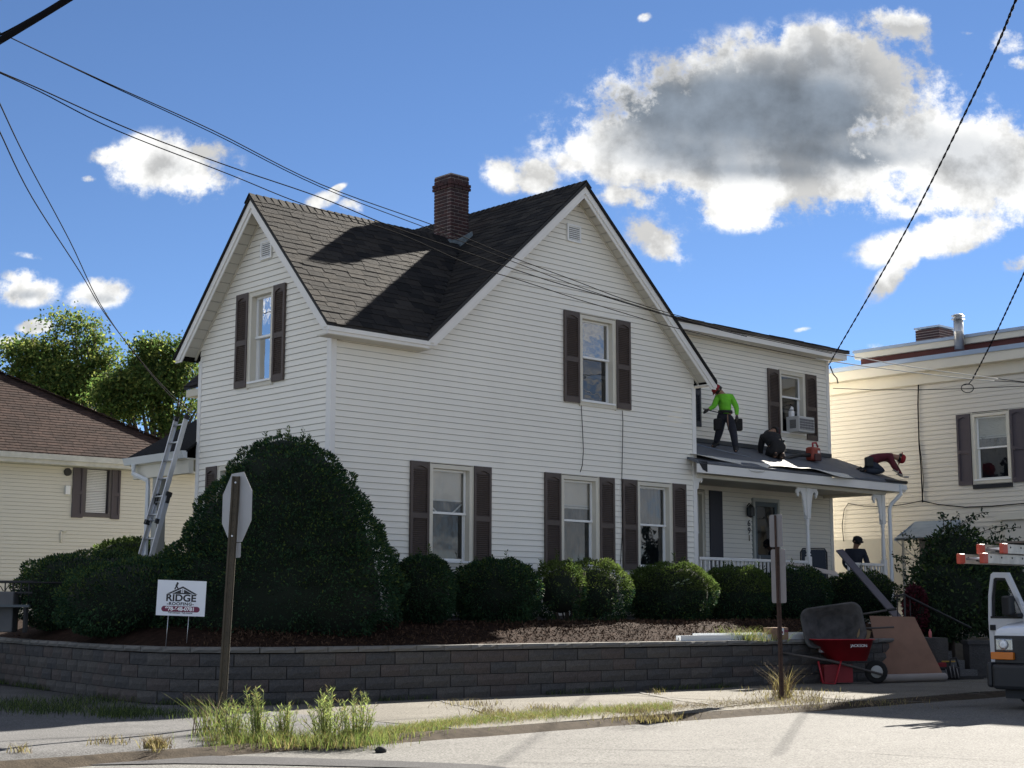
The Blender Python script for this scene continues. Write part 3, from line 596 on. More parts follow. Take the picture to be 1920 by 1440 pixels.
# shingles
def tab_mesh(w,l,m): 
    s=MB(); s.add([(-w/2,0,.0),(w/2,0,.0),(w/2,l,0.0),(-w/2,l,0.0),(-w/2,0,.011),(w/2,0,.011),(w/2,l,.003),(-w/2,l,.003)],[(0,3,2,1),(4,5,6,7),(0,1,5,4),(1,2,6,5),(2,3,7,6),(3,0,4,7)]); return s.mesh('shingle',m)
tabs=[tab_mesh(1,.19,m) for m in m_shing]
EXP=.142
def lay_shingles(origin,udir,vdir,L,ext,limit,par,stuffname,wr=(.20,.36)):
    """rows climb along vdir from origin; ext(v)->(u0,u1)"""
    o=Vector(origin);u=Vector(udir).normalized();v=Vector(vdir).normalized();n=u.cross(v)
    if n.z<0: n=-n
    B=Matrix((u,v,n)).transposed().to_4x4(); cnt=0; SV=[];SM=[]; rows=int(L/EXP)
    for r in range(rows+1):
        vv=r*EXP-.02; u0,u1=ext(max(0,vv+.02)); x=u0-random.uniform(0,.2)
        while x<u1:
            w=random.uniform(*wr); a=max(x,u0);b=min(x+w,u1); x+=w
            if b-a<.03: continue
            k=random.choices(range(4),(4,3,2,2))[0]; lift=random.uniform(0,.005)+.002; ph=.0 if random.random()<.6 else -.03
            p=o+u*((a+b)/2)+v*(vv+ph)+n*lift; wd=b-a-.006; ll=min(.19,L-vv+.01)
            if cnt<limit:
                ob=bpy.data.objects.new('shingle',tabs[k]); COL.objects.link(ob); ob.parent=par; ob.matrix_local=Matrix.Translation(p)@B@Matrix.Diagonal((wd,ll/.19,1,1)); cnt+=1
            else:
                c=[(-wd/2,0,.011),(wd/2,0,.011),(wd/2,ll,.003),(-wd/2,ll,.003)]; c2=[(-wd/2,0,0),(wd/2,0,0),(wd/2,0,.011),(-wd/2,0,.011)]; c3=[(wd/2,0,0),(wd/2,ll,0),(wd/2,ll,.003),(wd/2,0,.011)]
                for cc in(c,c2,c3):
                    for t in cc: SV.append(p+u*t[0]+v*t[1]+n*t[2])
                    SM.append(k)
    if SV: stuff(stuffname,fast_mesh(stuffname,np.array([tuple(t) for t in SV]),4,m_shing,SM),par)
    return cnt
LW=math.hypot(LZ-EZ,LBr+OV)
lay_shingles((0,-OV-.025,EZ-.012),(1,0,0),(0,LBr+OV,LZ-EZ),LW,lambda v:(-OV-.03,1.70+(VA-1.70)*v/LW),297,house,'shingle_rows')
ML=math.hypot(RZ-EZ,RA-1.70)
def extM(v):
    t=v/ML; b0=-OV-.03; zz=EZ+(RZ-EZ)*t
    return (b0,MY1)
def lay_main():
    # two fields: in front of and behind the valley; courses start where the wing roof ends
    def front(v):
        zz=EZ+(RZ-EZ)*v/ML; b1=(-OV+(zz-EZ)/SB) if zz<LZ else MY1
        return (MY0-.01,b1+.02)
    lay_shingles((1.68,0,EZ-.012),(0,1,0),(RA-1.70,0,RZ-EZ),ML,front,0,house,'shingle_rows')
    def back(v):
        zz=EZ+(RZ-EZ)*v/ML
        return (4.25-(zz-EZ)/SB,MY1) if zz<LZ else (0,0)
    lay_shingles((1.68,0,EZ-.012),(0,1,0),(RA-1.70,0,RZ-EZ),ML,back,0,house,'shingle_rows')
lay_main()
# ridge caps
capm_=[tab_mesh(1,1,m) for m in m_shing]
def ridge(p,q,par=house,sp=.15,pitch=(SB,SB)):
    p=Vector(p);q=Vector(q);d=(q-p);n=int(d.length/sp);d.normalize(); side=Vector((-d.y,d.x,0))
    for i in range(n):
        c=p+d*(i*sp); s=MB()
        l=c+side*.14-Vector((0,0,.14*pitch[0]));r=c-side*.14-Vector((0,0,.14*pitch[1])); e=d*(sp+.05)
        vs=[]
        for base,h in((Vector((0,0,0)),.030),(e,.014)):
            for t in(l,c,r): vs.append(tuple(t+base+Vector((0,0,h))))
            for t in(l,c,r): vs.append(tuple(t+base+Vector((0,0,h-.014))))
        s.add(vs,[(0,1,7,6),(1,2,8,7),(0,3,4,1),(1,4,5,2),(3,9,10,4),(4,10,11,5),(0,6,9,3),(2,5,11,8)]); s.obj('ridge_cap',random.choice(m_shing),par)
ridge((-OV-.03,LBr,LZ+.012),(VA-.4,LBr,LZ+.012)); ridge((RA,MY0,RZ+.012),(RA,MY1,RZ+.012),pitch=(SA,SA))
# chimney
ch=empty('chimney',(4.07,1.87,0)); ch.parent=house
CW,CD=.47,.50; z0c,z1c=7.85,9.50
mb=MB(); mb.box(.012,CW-.012,.012,CD-.012,z0c,z1c-.01); mb.obj('mortar_core',m_mortar,ch)
def brk(w,d,m,k): 
    s=MB(); s.box(-w/2,w/2,-d/2,d/2,0,.052); return s.mesh('brick',m)
BR={}
def brick(w,d):
    k=(round(w,3),round(d,3),random.random()<.4)
    if k not in BR: BR[k]=brk(w,d,m_brick2 if k[2] else m_brick,0)
    return BR[k]
nc=int((z1c-z0c)/.0677); 
for r in range(nc):
    z=z0c+r*.0677; top=nc-1-r; g=0.0
    if top in(2,3): g=.028
    w=CW+2*g; d=CD+2*g; odd=r%2
    # front and back runs, then the side runs between them
    for yy in(-g,CD+g-.1):
        L=w; x=-g; cuts=[.2,.2] if odd else [.1,.2,.17]; 
        tot=0
        while tot<L-.01:
            bw=min(cuts.pop(0) if cuts else .2,L-tot)
            inst(brick(bw-.017,.1),'brick',ch,(x+tot+bw/2,yy+.05+random.uniform(-.002,.002),z)); tot+=bw
    for xx in(-g,CW+g-.1):
        tot=0.1; L=d-.1; cuts=[.1,.2] if odd else [.2,.1]
        while tot<L-.01:
            bw=min(cuts.pop(0) if cuts else .2,L-tot)
            inst(brick(.1,bw-.017),'brick',ch,(xx+.05+random.uniform(-.002,.002),-g+tot+bw/2,z)); tot+=bw
mb=MB(); mb.box(.10,CW-.10,.10,CD-.10,z1c-.03,z1c+.005); mb.obj('flue',m_dark,ch)
mb=MB(); mb.prism([(-.02,-.06,7.9),(CW+.06,-.06,8.3),(CW+.06,-.03,8.42),(.2,-.03,8.22),(-.02,-.03,8.15)],(0,.02,0)); mb.box(-.05,-.015,-.05,.3,8.05,8.17); mb.obj('flashing',mat('lead_flashing',(.16,.20,.22),.6,.5,15),ch)
# ================================================================== REAR WING AND FRONT PORCH (same house)
WB=1.6; TW=T_front(WB); WR=15.77
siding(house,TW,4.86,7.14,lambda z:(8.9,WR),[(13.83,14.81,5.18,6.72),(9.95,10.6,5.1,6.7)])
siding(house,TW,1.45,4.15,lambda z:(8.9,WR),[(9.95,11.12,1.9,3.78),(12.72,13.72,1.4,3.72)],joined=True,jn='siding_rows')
backing(house,TW,[(8.9,.7),(WR-.05,.7),(WR-.05,7.2),(8.9,7.2)])
m_sideL=m_siding
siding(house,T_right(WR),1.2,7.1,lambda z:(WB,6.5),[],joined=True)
mb=MB(); mb.box(WR-.1,WR-.005,WB+.26,6.5,.6,7.1); mb.box(8.91,WR,6.5,6.6,.6,7.1); mb.obj('wall',m_siding,house)
mb=MB(); mb.box(WR-.08,WR+.03,WB-.03,WB,4.86,7.14); mb.box(WR+.001,WR+.03,WB+.001,WB+.1,1.2,7.14); mb.obj('corner_board',m_trim,house)
mb=MB(); mb.box(WR-.09,WR+.028,WB-.029,WB,1.2,4.5); mb.obj('corner_board',m_trim,house)
window(house,TW,13.84,14.80,5.18,6.70,'part',meet=.62); shutter(house,TW,13.39,13.81,5.16,6.70); shutter(house,TW,14.83,15.25,5.16,6.72)
window(house,TW,9.9,10.58,5.1,6.7,'curtain'); shutter(house,TW,10.60,10.99,5.14,6.70,m=mat('shutter_navy',(.030,.032,.045),.5))
# upper roof of the wing: low pitch, ragged first course over a wide fascia
mb=MB(); T=T_front(WB); mb.box(8.95,WR+.22,WB-.42,WB-.40,7.13,7.27); mb.obj('fascia',m_trim,house)
mb=MB(); mb.box(8.95,WR+.22,WB-.399,WB-.001,7.135,7.155); mb.obj('soffit',m_soffit,house)
mb=MB(); mb.prism([(WR+.20,WB-.40,7.13),(WR+.20,WB+2.5,7.13),(WR+.20,WB+2.5,7.62),(WR+.20,WB-.40,7.26)],(.02,0,0)); mb.obj('rake_board',m_trim,house)
roof_poly('roof_slope',[(8.0,WB-.47,7.33),(WR+.27,WB-.47,7.33),(WR+.27,WB+2.7,7.75),(8.0,WB+2.7,7.75)],.055,mat('bare_roof_deck',(.10,.085,.075),.9,.5,2.5))
roof_poly('roof_slope',[(8.0,WB+2.7,7.75),(WR+.27,WB+2.7,7.75),(WR+.27,6.9,7.3),(8.0,6.9,7.3)],.055,m_shing[0])
x=9.2
while x<WR+.2:
    w=random.uniform(.25,.5); s=MB(); s.box(x,min(x+w-.01,WR+.25),WB-.50+random.uniform(0,.02),WB-.2,7.333,7.345+random.uniform(0,.012)); s.obj('roof_edge_strip',random.choice(m_shing),house); x+=w
# porch roof
PE,PJ=4.11,4.80; PA0,PA1=8.62,16.02; ps=(PJ-PE)/(WB+.3)
def pr(b): return PE+(b+.3)*ps
mb=MB(); mb.prism([(8.93,-.3,PE-.04),(PA1,-.3,PE-.04),(PA1,WB,PJ-.04),(8.93,WB,PJ-.04)],(0,0,.045)); mb.prism([(PA0,-.3,PE-.04),(8.929,-.3,PE-.04),(8.929,-.04,pr(-.04)-.04),(PA0,-.04,pr(-.04)-.04)],(0,0,.045)); mb.obj('porch_roof',m_membrane,house)
mb=MB(); mb.box(8.95,WR,WB-.06,WB-.022,PJ,PJ+.09); mb.obj('roof_flashing',mat('flashing_strip',(.05,.055,.06),.7),house)
mb=MB(); mb.box(PA0+.02,PA1-.03,-.29,-.265,PE-.22,PE-.045); mb.obj('porch_fascia',m_trim,house)
mb=MB(); mb.box(PA1-.055,PA1-.03,-.264,WB,PE-.20,PE-.05); mb.prism([(PA1-.055,-.264,PE-.0499),(PA1-.055,WB,PE-.0499),(PA1-.055,WB,PJ-.05)],(.025,0,0)); mb.obj('porch_fascia',m_trim,house)
mb=MB(); mb.box(8.94,PA1-.06,-.264,WB-.025,PE-.22,PE-.20); mb.obj('porch_ceiling',mat('porch_ceiling',(.42,.40,.34),.8),house)
mb=MB(); mb.box(8.905,15.55,-.06,.06,3.82,PE-.221); mb.box(15.43,15.55,.061,WB-.02,3.82,PE-.221); mb.obj('porch_beam',m_cream,house)
mb=MB(); mb.prism([(8.65,-.30,PE+.01),(8.93,-.30,PE+.01),(8.93,-.3,PE-.2),(8.80,-.3,PE-.16)],(0,.02,0)); mb.obj('eave_end',m_dark,house)
# turned posts with scroll brackets
def bracket(par,s,x,z):
    """scroll-sawn bracket in the plane of the beam, s=+1/-1"""
    out=[(0,0),(.30,0),(.30,-.045),(.335,-.06),(.33,-.12),(.30,-.14),(.29,-.19),(.255,-.20),(.235,-.15),(.25,-.11),(.20,-.07),(.16,-.10),(.12,-.17),(.11,-.24),(.085,-.30),(.09,-.36),(.06,-.44),(.055,-.52),(.03,-.58),(0,-.60)]
    b=MB(); P=[(x+s*u,-.018,z+v) for u,v in out]; b.prism(P,(0,.036,0)); b.obj('bracket',m_trim,par)
def post(x,side=(1,-1)):
    p=empty('porch_post',(x,0,0)); p.parent=house
    
    for z0_,z1_ in((1.2,2.35),(3.15,3.815)): b=MB(); b.box(-.055,.055,-.055,.055,z0_,z1_); b.obj('post_block',m_trim,p,bevel=.008)
    b=MB(); b.lathe([(.055,2.351),(.035,2.37),(.06,2.40),(.035,2.43),(.05,2.47),(.045,2.6),(.038,2.9),(.034,2.99),(.05,3.02),(.034,3.05),(.052,3.09),(.04,3.12),(.055,3.149)],n=14); b.obj('turned_shaft',m_trim,p)
    for s in side: bracket(p,s,s*.056,3.815)
post(12.60); post(15.46,(-1,))
b=MB(); P=[(8.93+u*.6,-.018,3.82+v*.5) for u,v in[(0,0),(.30,0),(.30,-.1),(.26,-.2),(.2,-.1),(.12,-.2),(.1,-.4),(0,-.5)]]; b.prism(P,(0,.036,0)); b.obj('bracket',m_trim,house)
mb=MB(); mb.box(8.95,15.6,-.05,WB-.03,1.12,1.2); mb.obj('porch_deck',mat('porch_floor',(.16,.15,.14),.8,.3,4),house)
mb=MB(); mb.box(8.95,15.55,-.03,0.0,.6,1.115); mb.obj('porch_skirt',m_trim,house)
def railing(x0,x1,zt=2.26):
    r=empty('railing',(x0,0,0)); r.parent=house
    b=MB(); b.box(0,x1-x0,-.04,.04,zt-.06,zt); b.obj('hand_rail',m_trim,r,bevel=.008); b=MB(); b.box(0,x1-x0,-.025,.025,1.35,1.40); b.obj('bottom_rail',m_trim,r)
    n=int((x1-x0)/.125); b=MB(); b.box(-.018,.018,-.018,.018,1.401,zt-.061); me=b.mesh('baluster',m_trim)
    for i in range(n): inst(me,'baluster',r,((i+.5)*(x1-x0)/n,0,0))
railing(8.97,12.53); railing(14.0,15.40)
# storm door, porch window, dark shutter, lantern, numbers
dr=empty('door',(12.74,WB,0)); dr.parent=house
m_door=mat('storm_door',(.085,.115,.135),.4); 
b=MB(); b.box(0,.07,-.05,.0,1.22,3.70); b.box(.89,.96,-.05,.0,1.22,3.70); b.box(.0701,.8899,-.05,.0,3.62,3.70); b.obj('door_frame',mat('door_casing',(.40,.42,.40),.5),dr)
b=MB(); b.box(.075,.15,-.03,.0,1.22,3.615); b.box(.81,.885,-.03,.0,1.22,3.615); b.box(.151,.809,-.03,0,3.52,3.615); b.box(.151,.809,-.03,0,2.36,2.44); b.box(.151,.809,-.028,0,1.22,1.6); b.obj('door_leaf',m_door,dr)
b=MB(); b.add([(.151,.0,1.6),(.809,.0,1.6),(.809,0,2.36),(.151,0,2.36)],[(0,1,2,3)]); b.add([(.151,.0,2.44),(.809,.0,2.44),(.809,0,3.52),(.151,0,3.52)],[(0,1,2,3)]); b.obj('pane',m_glass_lo,dr)
b=MB(); b.box(.28,.50,.02,.03,2.22,2.255); b.obj('letter_slot',m_signback,dr); b=MB(); b.box(.16,.19,-.07,-.031,2.3,2.42); b.obj('door_handle',m_metal,dr)
b=MB(); b.box(.05,.95,.05,.07,1.2,3.7); b.obj('inner_door',mat('inner_door',(.03,.04,.055),.6),dr)
window(house,TW,10.15,11.05,1.95,3.74,'part',casing=.06); 
b=MB(); b.box(11.24,11.66,WB-.05,WB-.02,1.95,3.78); b.obj('shutter',mat('shutter_navy',(.030,.032,.045),.5),house,label='flat dark navy shutter under the porch roof')
ln=empty('porch_lantern',H.w(12.55,WB-.12,3.38),YAW,label='small black carriage lantern on the porch wall left of the storm door',cat='lantern')
b=MB(); b.box(-.05,.05,-.05,.05,-.10,.08); b.obj('lamp_glass',mat('smoked_glass',(.05,.06,.07),.15),ln); b=MB()
b.lathe([(.085,.08),(.06,.12),(.02,.15),(.0,.16)],n=6); b.lathe([(.0,-.14),(.055,-.12),(.065,-.10)],n=6)
for x in(-.055,.055):
    for y in(-.055,.055): b.box(x-.007,x+.007,y-.007,y+.007,-.10,.08)
b.tube([(0,0,.15),(0,.04,.18),(0,.10,.12)],.012); b.obj('lamp_cage',m_black,ln)
for i,t in enumerate('691'):
    text(t,.20,mat('number_black',(.03,.03,.03),.5) if t!='1' else mat('number_brass',(.16,.13,.09),.5),house,Matrix.Translation((12.60,WB-.028,3.12-i*.165))@Matrix.Rotation(R_(90),4,'X'),name='house_number',ext=.006)
# air conditioner in the wing window, white jug on it
ac=empty('air_conditioner',H.w(14.42,WB,5.28),YAW,label='white window air conditioner sticking out of the upper window above the porch',cat='air conditioner')
b=MB(); b.box(-.30,.30,-.34,.02,0,.36); b.obj('case',mat('ac_white',(.50,.50,.48),.5),ac,bevel=.012)
b=MB()
for i in range(9): b.box(-.27+i*.061,-.225+i*.061,-.352,-.341,.05,.31)
b.obj('grille_slats',mat('ac_grille',(.16,.16,.17),.6),ac,kind='stuff')
b=MB()
for i in range(5): b.box(-.28,.28,-.356,-.353,.06+i*.06,.068+i*.06)
b.obj('grille_bars',mat('ac_white',(0,0,0)),ac,kind='stuff')
b=MB()
for i in range(6): b.box(-.306,-.301,-.25+i*.03,-.235+i*.03,.08,.28)
b.obj('side_vent',m_dark,ac,kind='stuff')
jg=empty('jug',H.w(14.28,WB-.02,5.645),YAW,label='white plastic jug standing on the window air conditioner',cat='jug')
b=MB(); b.box(-.06,.06,-.05,.05,0,.15); b.obj('jug_body',m_white,jg,bevel=.02); b=MB(); b.lathe([(.055,.17),(.03,.21),(.02,.22),(.02,.24)],n=10); b.obj('spout',m_white,jg); b=MB(); b.tube([(.06,0,.15),(.07,0,.22),(.0,0,.25)],.012); b.obj('handle',m_white,jg)
# downspout at the porch corner
ds=MB(); ds.tube([(15.78,-.30,3.96),(15.78,-.30,3.84),(15.66,-.12,3.62),(15.62,-.09,3.50),(15.62,-.09,1.0)],.045,6,smooth=False); ds.obj('downspout',m_gutter,house,bevel=0)
b=MB(); b.box(15.72,15.95,-.36,-.291,3.93,4.05); b.obj('gutter_stub',m_gutter,house)
# loose underlayment lifted over the porch edge
def membrane():
    vs=[];fs=[];n=26;m_=7
    for i in range(n+1):
        t=i/n; a=8.75+t*5.1
        w=.50*(1-.25*t)
        for j in range(m_+1):
            s=j/m_; b=.30-.35*t-s*(w+.05*math.sin(i*.9)); z=pr(max(b,-.3))+.012+(.05*math.sin(t*9+s*2)+.05)*s
            if b<-.3: z-=(-.3-b)*.55
            if .28<t<.42: z-=.10*s*s
            vs.append((a+.05*math.sin(j*1.3+i*.4),b,z))
    for i in range(n):
        for j in range(m_): k=i*(m_+1)+j; fs.append((k,k+1,k+m_+2,k+m_+1))
    s=MB(); s.add(vs,fs,True); o=s.obj('roofing_membrane',[m_paper],None,label='torn pale roofing sheet curling over the front edge of the porch roof',cat='roofing sheet'); o.location=H.w(0,0,0); o.rotation_euler=(0,0,YAW); sm=o.modifiers.new('s','SOLIDIFY'); sm.thickness=.006
membrane()
# ================================================================== SIDE ENTRY ROOF at the left
ent=empty('side_porch',(0,0,0)); ent.parent=house
EA=-.22; ez=4.02; pk=4.98
roof_poly('porch_roof',[(EA,3.95,ez),(EA,6.05,ez),(1.1,6.05-.9,pk),(2.0,6.05-.9,pk+.1),(2.0,3.95,pk+.1),(1.1,3.95,pk)],.05,m_shing[2],ent)
roof_poly('porch_roof',[(EA,6.05,ez-.004),(2.0,6.05,ez-.004),(2.0,5.15,pk+.09),(1.1,5.15,pk-.004)],.05,m_shing[2],ent)
mb=MB(); mb.prism([(EA-.10,3.97,ez-.03),(EA+.02,3.97,ez-.03),(EA+.02,3.97,ez-.16),(EA-.05,3.97,ez-.16)],(0,2.12,0)); mb.obj('gutter',m_gutter,ent)
mb=MB(); mb.box(EA+.021,2.0,3.96,6.0,ez-.18,ez-.155); mb.box(EA+.06,EA+.16,3.98,5.95,ez-.42,ez-.181); mb.obj('porch_beam',m_cream,ent)
mb=MB(); mb.box(-.12,.06,5.10,5.28,.9,ez-.421); mb.obj('porch_post',mat('grey_post',(.36,.36,.33),.6),ent)
mb=MB(); mb.tube([(EA-.04,5.75,ez-.16),(EA-.04,5.75,ez-.33),(EA+.05,5.38,ez-.47),(EA+.05,5.36,ez-.6),(EA+.05,5.36,1.0)],.045,6,smooth=False); mb.obj('downspout',m_gutter,ent)
# ================================================================== RIGHT NEIGHBOUR (wall runs away along the lot line)
RX=17.8; m_sideR=mat('neighbour_siding',(.64,.60,.52),.5,.06,.5)
nb=empty('neighbour_house',H.w(RX,0,0),YAW,label='tall beige vinyl sided flat roofed building beyond the porch at the right',cat='house')
TR=T_left(0)
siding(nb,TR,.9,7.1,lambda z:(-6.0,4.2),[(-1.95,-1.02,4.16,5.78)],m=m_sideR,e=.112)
backing(nb,TR,[(-5.95,.3),(4.2,.3),(4.2,7.1),(-5.95,7.1)])
mb=MB(); mb.box(.27,9,-5.95,-5.8,.3,7.1); mb.box(.27,9,4.0,4.2,.3,7.1); mb.box(8.9,9,-5.8,4.0,.3,7.1); mb.obj('wall',m_sideR,nb)
mb=MB(); mb.box(-.01,.2,-5.9,4.2,.0,.895); mb.obj('foundation',mat('foundation',(.25,.24,.22)),nb)
w=window(nb,TR,-1.96,-1.01,4.14,5.78,'blind',meet=.5); b=MB(TR); b.box(-1.98,-.99,0.02,.06,4.02,4.12); b.obj('sill',m_dark,w)
for u0,u1 in((-.98,-.62),(-2.36,-2.0)):
    o=shutter(nb,TR,u0,u1,4.12,5.80,m=mat('shutter_plum',(.070,.056,.066),.6),louver=False)
# stacked cornice: metal edge over cream fascia and frieze
m_edge=mat('metal_edge',(.33,.40,.50),.35,.1,2,metal=.3)
ezt=H.B(1612,684,RX-.40)[1]
mb=MB(); mb.box(-.40,9,-6.3,4.5,ezt-.11,ezt); mb.obj('roof_edge',m_edge,nb)
mb=MB(); mb.box(-.36,9,-6.25,4.45,ezt-.34,ezt-.111); mb.obj('fascia',m_cream,nb)
mb=MB(); mb.box(-.10,-.001,-6.05,4.25,ezt-.62,ezt-.341); mb.obj('frieze',m_cream,nb)
mb=MB(); mb.box(.4,9,-7.5,-2.9,.3,9.5); mb.obj('shade_block',m_sideR,nb); mb=MB(); mb.box(.1,9.2,-7.8,-2.9,9.501,9.7); mb.obj('roof_edge',m_edge,nb)  # unseen taller block, added to cast shade across the road
UA=.35; ub,uz=H.B(1599,658,RX+UA-.12); uz2=H.B(1612,672.5,RX+UA-.12)[1]
mb=MB(); mb.box(UA,9,-2.89,ub-.15,ezt+.002,uz2); mb.obj('parapet',mat('oxblood_boards',(.12,.035,.030),.8,.2,3),nb)
mb=MB(); mb.box(UA-.10,9.3,-2.88,ub-.03,uz2+.001,uz-.075); mb.obj('parapet_fascia',m_cream,nb); mb=MB(); mb.box(UA-.14,9.3,-2.88,ub,uz-.074,uz); mb.obj('parapet_edge',m_edge,nb)
cbb,czz=H.B(1753,612,RX+2.4); nc_=empty('chimney',(2.4,cbb-.12,czz-8.66)); nc_.parent=nb
mb=MB(); mb.box(0.01,.79,.01,.69,7.9,8.62); mb.obj('mortar_core',m_mortar,nc_)
bk=[brk(.19,.09,m_brick2,0),brk(.19,.09,m_brick,0)]
for r in range(9):
    z=8.02+r*.0677
    for i in range(4): inst(random.choice(bk),'brick',nc_,(.1+(i+.0)*.2+(.0 if r%2 else .0),.045,z)); inst(random.choice(bk),'brick',nc_,(.045,.1+i*.17,z),(0,0,R_(90)))
mb=MB(); mb.box(-.03,.83,-.03,.73,8.64,8.69); mb.obj('chimney_cap',m_edge,nc_)
fb,fz=H.B(1799,654,RX+.10); vp_=empty('flue_pipe',(.10,fb,fz-.02)); vp_.parent=nb; vp_['label']='shiny metal flue pipe with rain cap'
mb=MB(); mb.lathe([(.115,0),(.115,.42),(.12,.43),(.12,.45),(.115,.46),(.115,.72)],n=18); mb.obj('pipe',m_metal,vp_)
mb=MB(); mb.lathe([(.11,.721),(.165,.735),(.165,.75),(.10,.765),(.10,.80),(.155,.805),(.165,.825),(.09,.86),(0,.87)],n=18); mb.obj('rain_cap',m_metal,vp_)
# box panel behind the porch, awning over the side door
mb=MB(TR); mb.box(.98,3.0,.02,.05,1.3,2.95); mb.obj('bulkhead_panel',mat('panel_grey',(.42,.40,.35),.7),nb)
aw=empty('awning',(0,0,0)); aw.parent=nb; m_aw=mat('awning_metal',(.30,.36,.42),.45,.15,4)
for i in range(6):
    t0,t1=i/6,(i+1)/6-.006; z=lambda t:3.33-.42*t-.05*math.sin(math.pi*t); s=MB(TR)
    s.add([(-.62,.02+.9*t0,z(t0)),(.62,.02+.9*t0,z(t0)),(.62,.02+.9*t1,z(t1)),(-.62,.02+.9*t1,z(t1)),(-.62,.02+.9*t0,z(t0)-.02),(.62,.02+.9*t0,z(t0)-.02),(.62,.02+.9*t1,z(t1)-.02),(-.62,.02+.9*t1,z(t1)-.02)],[(0,1,2,3),(4,7,6,5),(0,4,5,1),(2,6,7,3),(1,5,6,2),(3,7,4,0)]); s.obj('awning_slat',m_aw,aw)
for u in(-.61,.61):
    s=MB(TR); s.prism([(u,.02,3.32),(u,.92,2.9),(u,.92,2.84),(u,.02,2.9)],(.012,0,0)); s.obj('awning_side',m_aw,aw); s=MB(TR); s.tube([(u,.9,2.86),(u,.02,2.45)],.012,5); s.obj('awning_brace',m_metal,aw)
mb=MB(TR); mb.box(-.5,.5,.02,.05,.9,2.9); mb.obj('door',mat('dark_door',(.05,.05,.055),.6),nb)
mb=MB(TR); mb.box(-5.4,-1.75,.02,.45,3.25,3.40); mb.obj('bay_cornice',m_cream,nb); mb=MB(TR); mb.box(-5.3,-1.9,.02,.35,.9,3.249); mb.obj('bay',m_sideR,nb)
# ================================================================== LEFT NEIGHBOUR
lyaw=R_(39.0); q=dpt(250,905,39.0); LN=Fr(q[0],q[1],lyaw); m_sideN=mat('neighbour_siding_cream',(.68,.64,.55),.55,.05,.5)
ln_=empty('neighbour_house',(q[0],q[1],0),lyaw,label='low cream sided house with a brown hip roof behind the ladder at the left',cat='house')
f0,f1=-12.0,7.5; eN=LN.A(100,868)[1]
T0=T_front(0)
wl=LN.A(137,872); wr_=LN.A(226,876); wbt=LN.A(180,970)[1]; wtp=wl[1]
g0,g1=LN.A(158,880)[0],LN.A(209,880)[0]
siding(ln_,T0,.6,eN-.05,lambda z:(f0,f1),[(g0,g1,wbt,wtp)],m=m_sideN,e=.0952,joined=True)
backing(ln_,T0,[(f0+.02,.2),(f1,.2),(f1,eN),(f0+.02,eN)])
mb=MB(); mb.box(f0,f1,8.8,9,.2,eN); mb.box(f0,f0+.15,0.27,8.8,.2,eN); mb.box(f1-.15,f1,.27,8.8,.2,eN); mb.obj('wall',m_sideN,ln_)
m_dfr=mat('dark_window_frame',(.07,.06,.065),.5)
wn_=window(ln_,T0,g0,g1,wbt,wtp,None,frame_m=m_dfr,casing=.06,sill=False); wn_.data.materials[0]=m_dfr
b=MB(T0); n=26
for i in range(n): z=wbt+.12+(wtp-wbt-.2)*i/n; b.add([(g0+.1,-.04,z),(g1-.1,-.04,z),(g1-.1,-.055,z+.036),(g0+.1,-.055,z+.036)],[(0,1,2,3)])
b.obj('venetian_blind',mat('blind_white',(.72,.71,.68),.6),wn_,kind='stuff')
for u0,u1 in((wl[0],g0-.02),(g1+.02,wr_[0])): shutter(ln_,T0,u0,u1,wbt-.03,wtp+.02,m=mat('shutter_plum',(.070,.056,.066)),louver=False)
eT=LN.A(100,851,-.45)[1]
mb=MB(); mb.box(f0-.4,f1+.4,-.50,-.44,eT-.26,eT-.01); mb.box(f0-.4,f1+.4,-.56,-.501,eT-.16,eT-.02); mb.obj('gutter',mat('old_gutter',(.62,.60,.54),.6,.3,3),ln_)
mb=MB(); mb.box(f0-.4,f1+.4,-.439,0,eT-.27,eT-.25); mb.obj('soffit',m_soffit,ln_)
m_brs=mat('brown_shingle',(.055,.036,.031),.9,.35,1.2,speck=(14,.25),spec=.08)
m_brs2=mat('brown_shingle_dark',(.043,.029,.026),.9,.35,1.2,speck=(14,.25),spec=.08)
# hip slope facing us; its right hip edge is found from the photo
sl_=.72; bR=4.55; 
def Np(px,py):
    r=LN.plane(px,py,(0,-.5,eT),(0,-sl_,1)); return r
hA=Np(0,699); hB=Np(310,829); rgt=f1+.4; k=(hA[1]-hB[1])/(hA[0]-hB[0]) 
def hipa(b): return hB[0]+(b-hB[1])/k
rt=7.0
roof_poly('roof_slope',[(f0-.4,-.5,eT),(hipa(-.5),-.5,eT),(hipa(rt),rt,eT+sl_*(rt+.5)),(f0-.4,rt,eT+sl_*(rt+.5))],.08,m_brs2,ln_)
roof_poly('roof_slope',[(hipa(-.5)+.02,-.5,eT),(hipa(-.5)+.02,14,eT),(hipa(rt),rt,eT+sl_*(rt+.5)-.01)],.08,m_brs2,ln_)
SV=[];SM=[]; Ls=math.hypot(1,sl_); rows=int((rt+.5)*Ls/.135)
for r in range(rows):
    bb=-.5+r*.135/Ls; aR=hipa(bb); x=-14.0
    while x<aR-.02:
        w=random.uniform(.25,.4); a=x;c=min(x+w-.008,aR); z=eT+sl_*(bb+.5); b2=bb+.16/Ls; z2=eT+sl_*(b2+.5)
        for t in((a,bb,z+.018),(c,bb,z+.018),(c,b2,z2+.004),(a,b2,z2+.004)): SV.append(t)
        for t in((a,bb,z),(c,bb,z),(c,bb,z+.018),(a,bb,z+.018)): SV.append(t)
        SM+= [random.randrange(2)]*2; x+=w
stuff('shingle_rows',fast_mesh('shingle_rows',np.array(SV),4,[m_brs,m_brs2],SM),ln_)
s=MB(); n=34
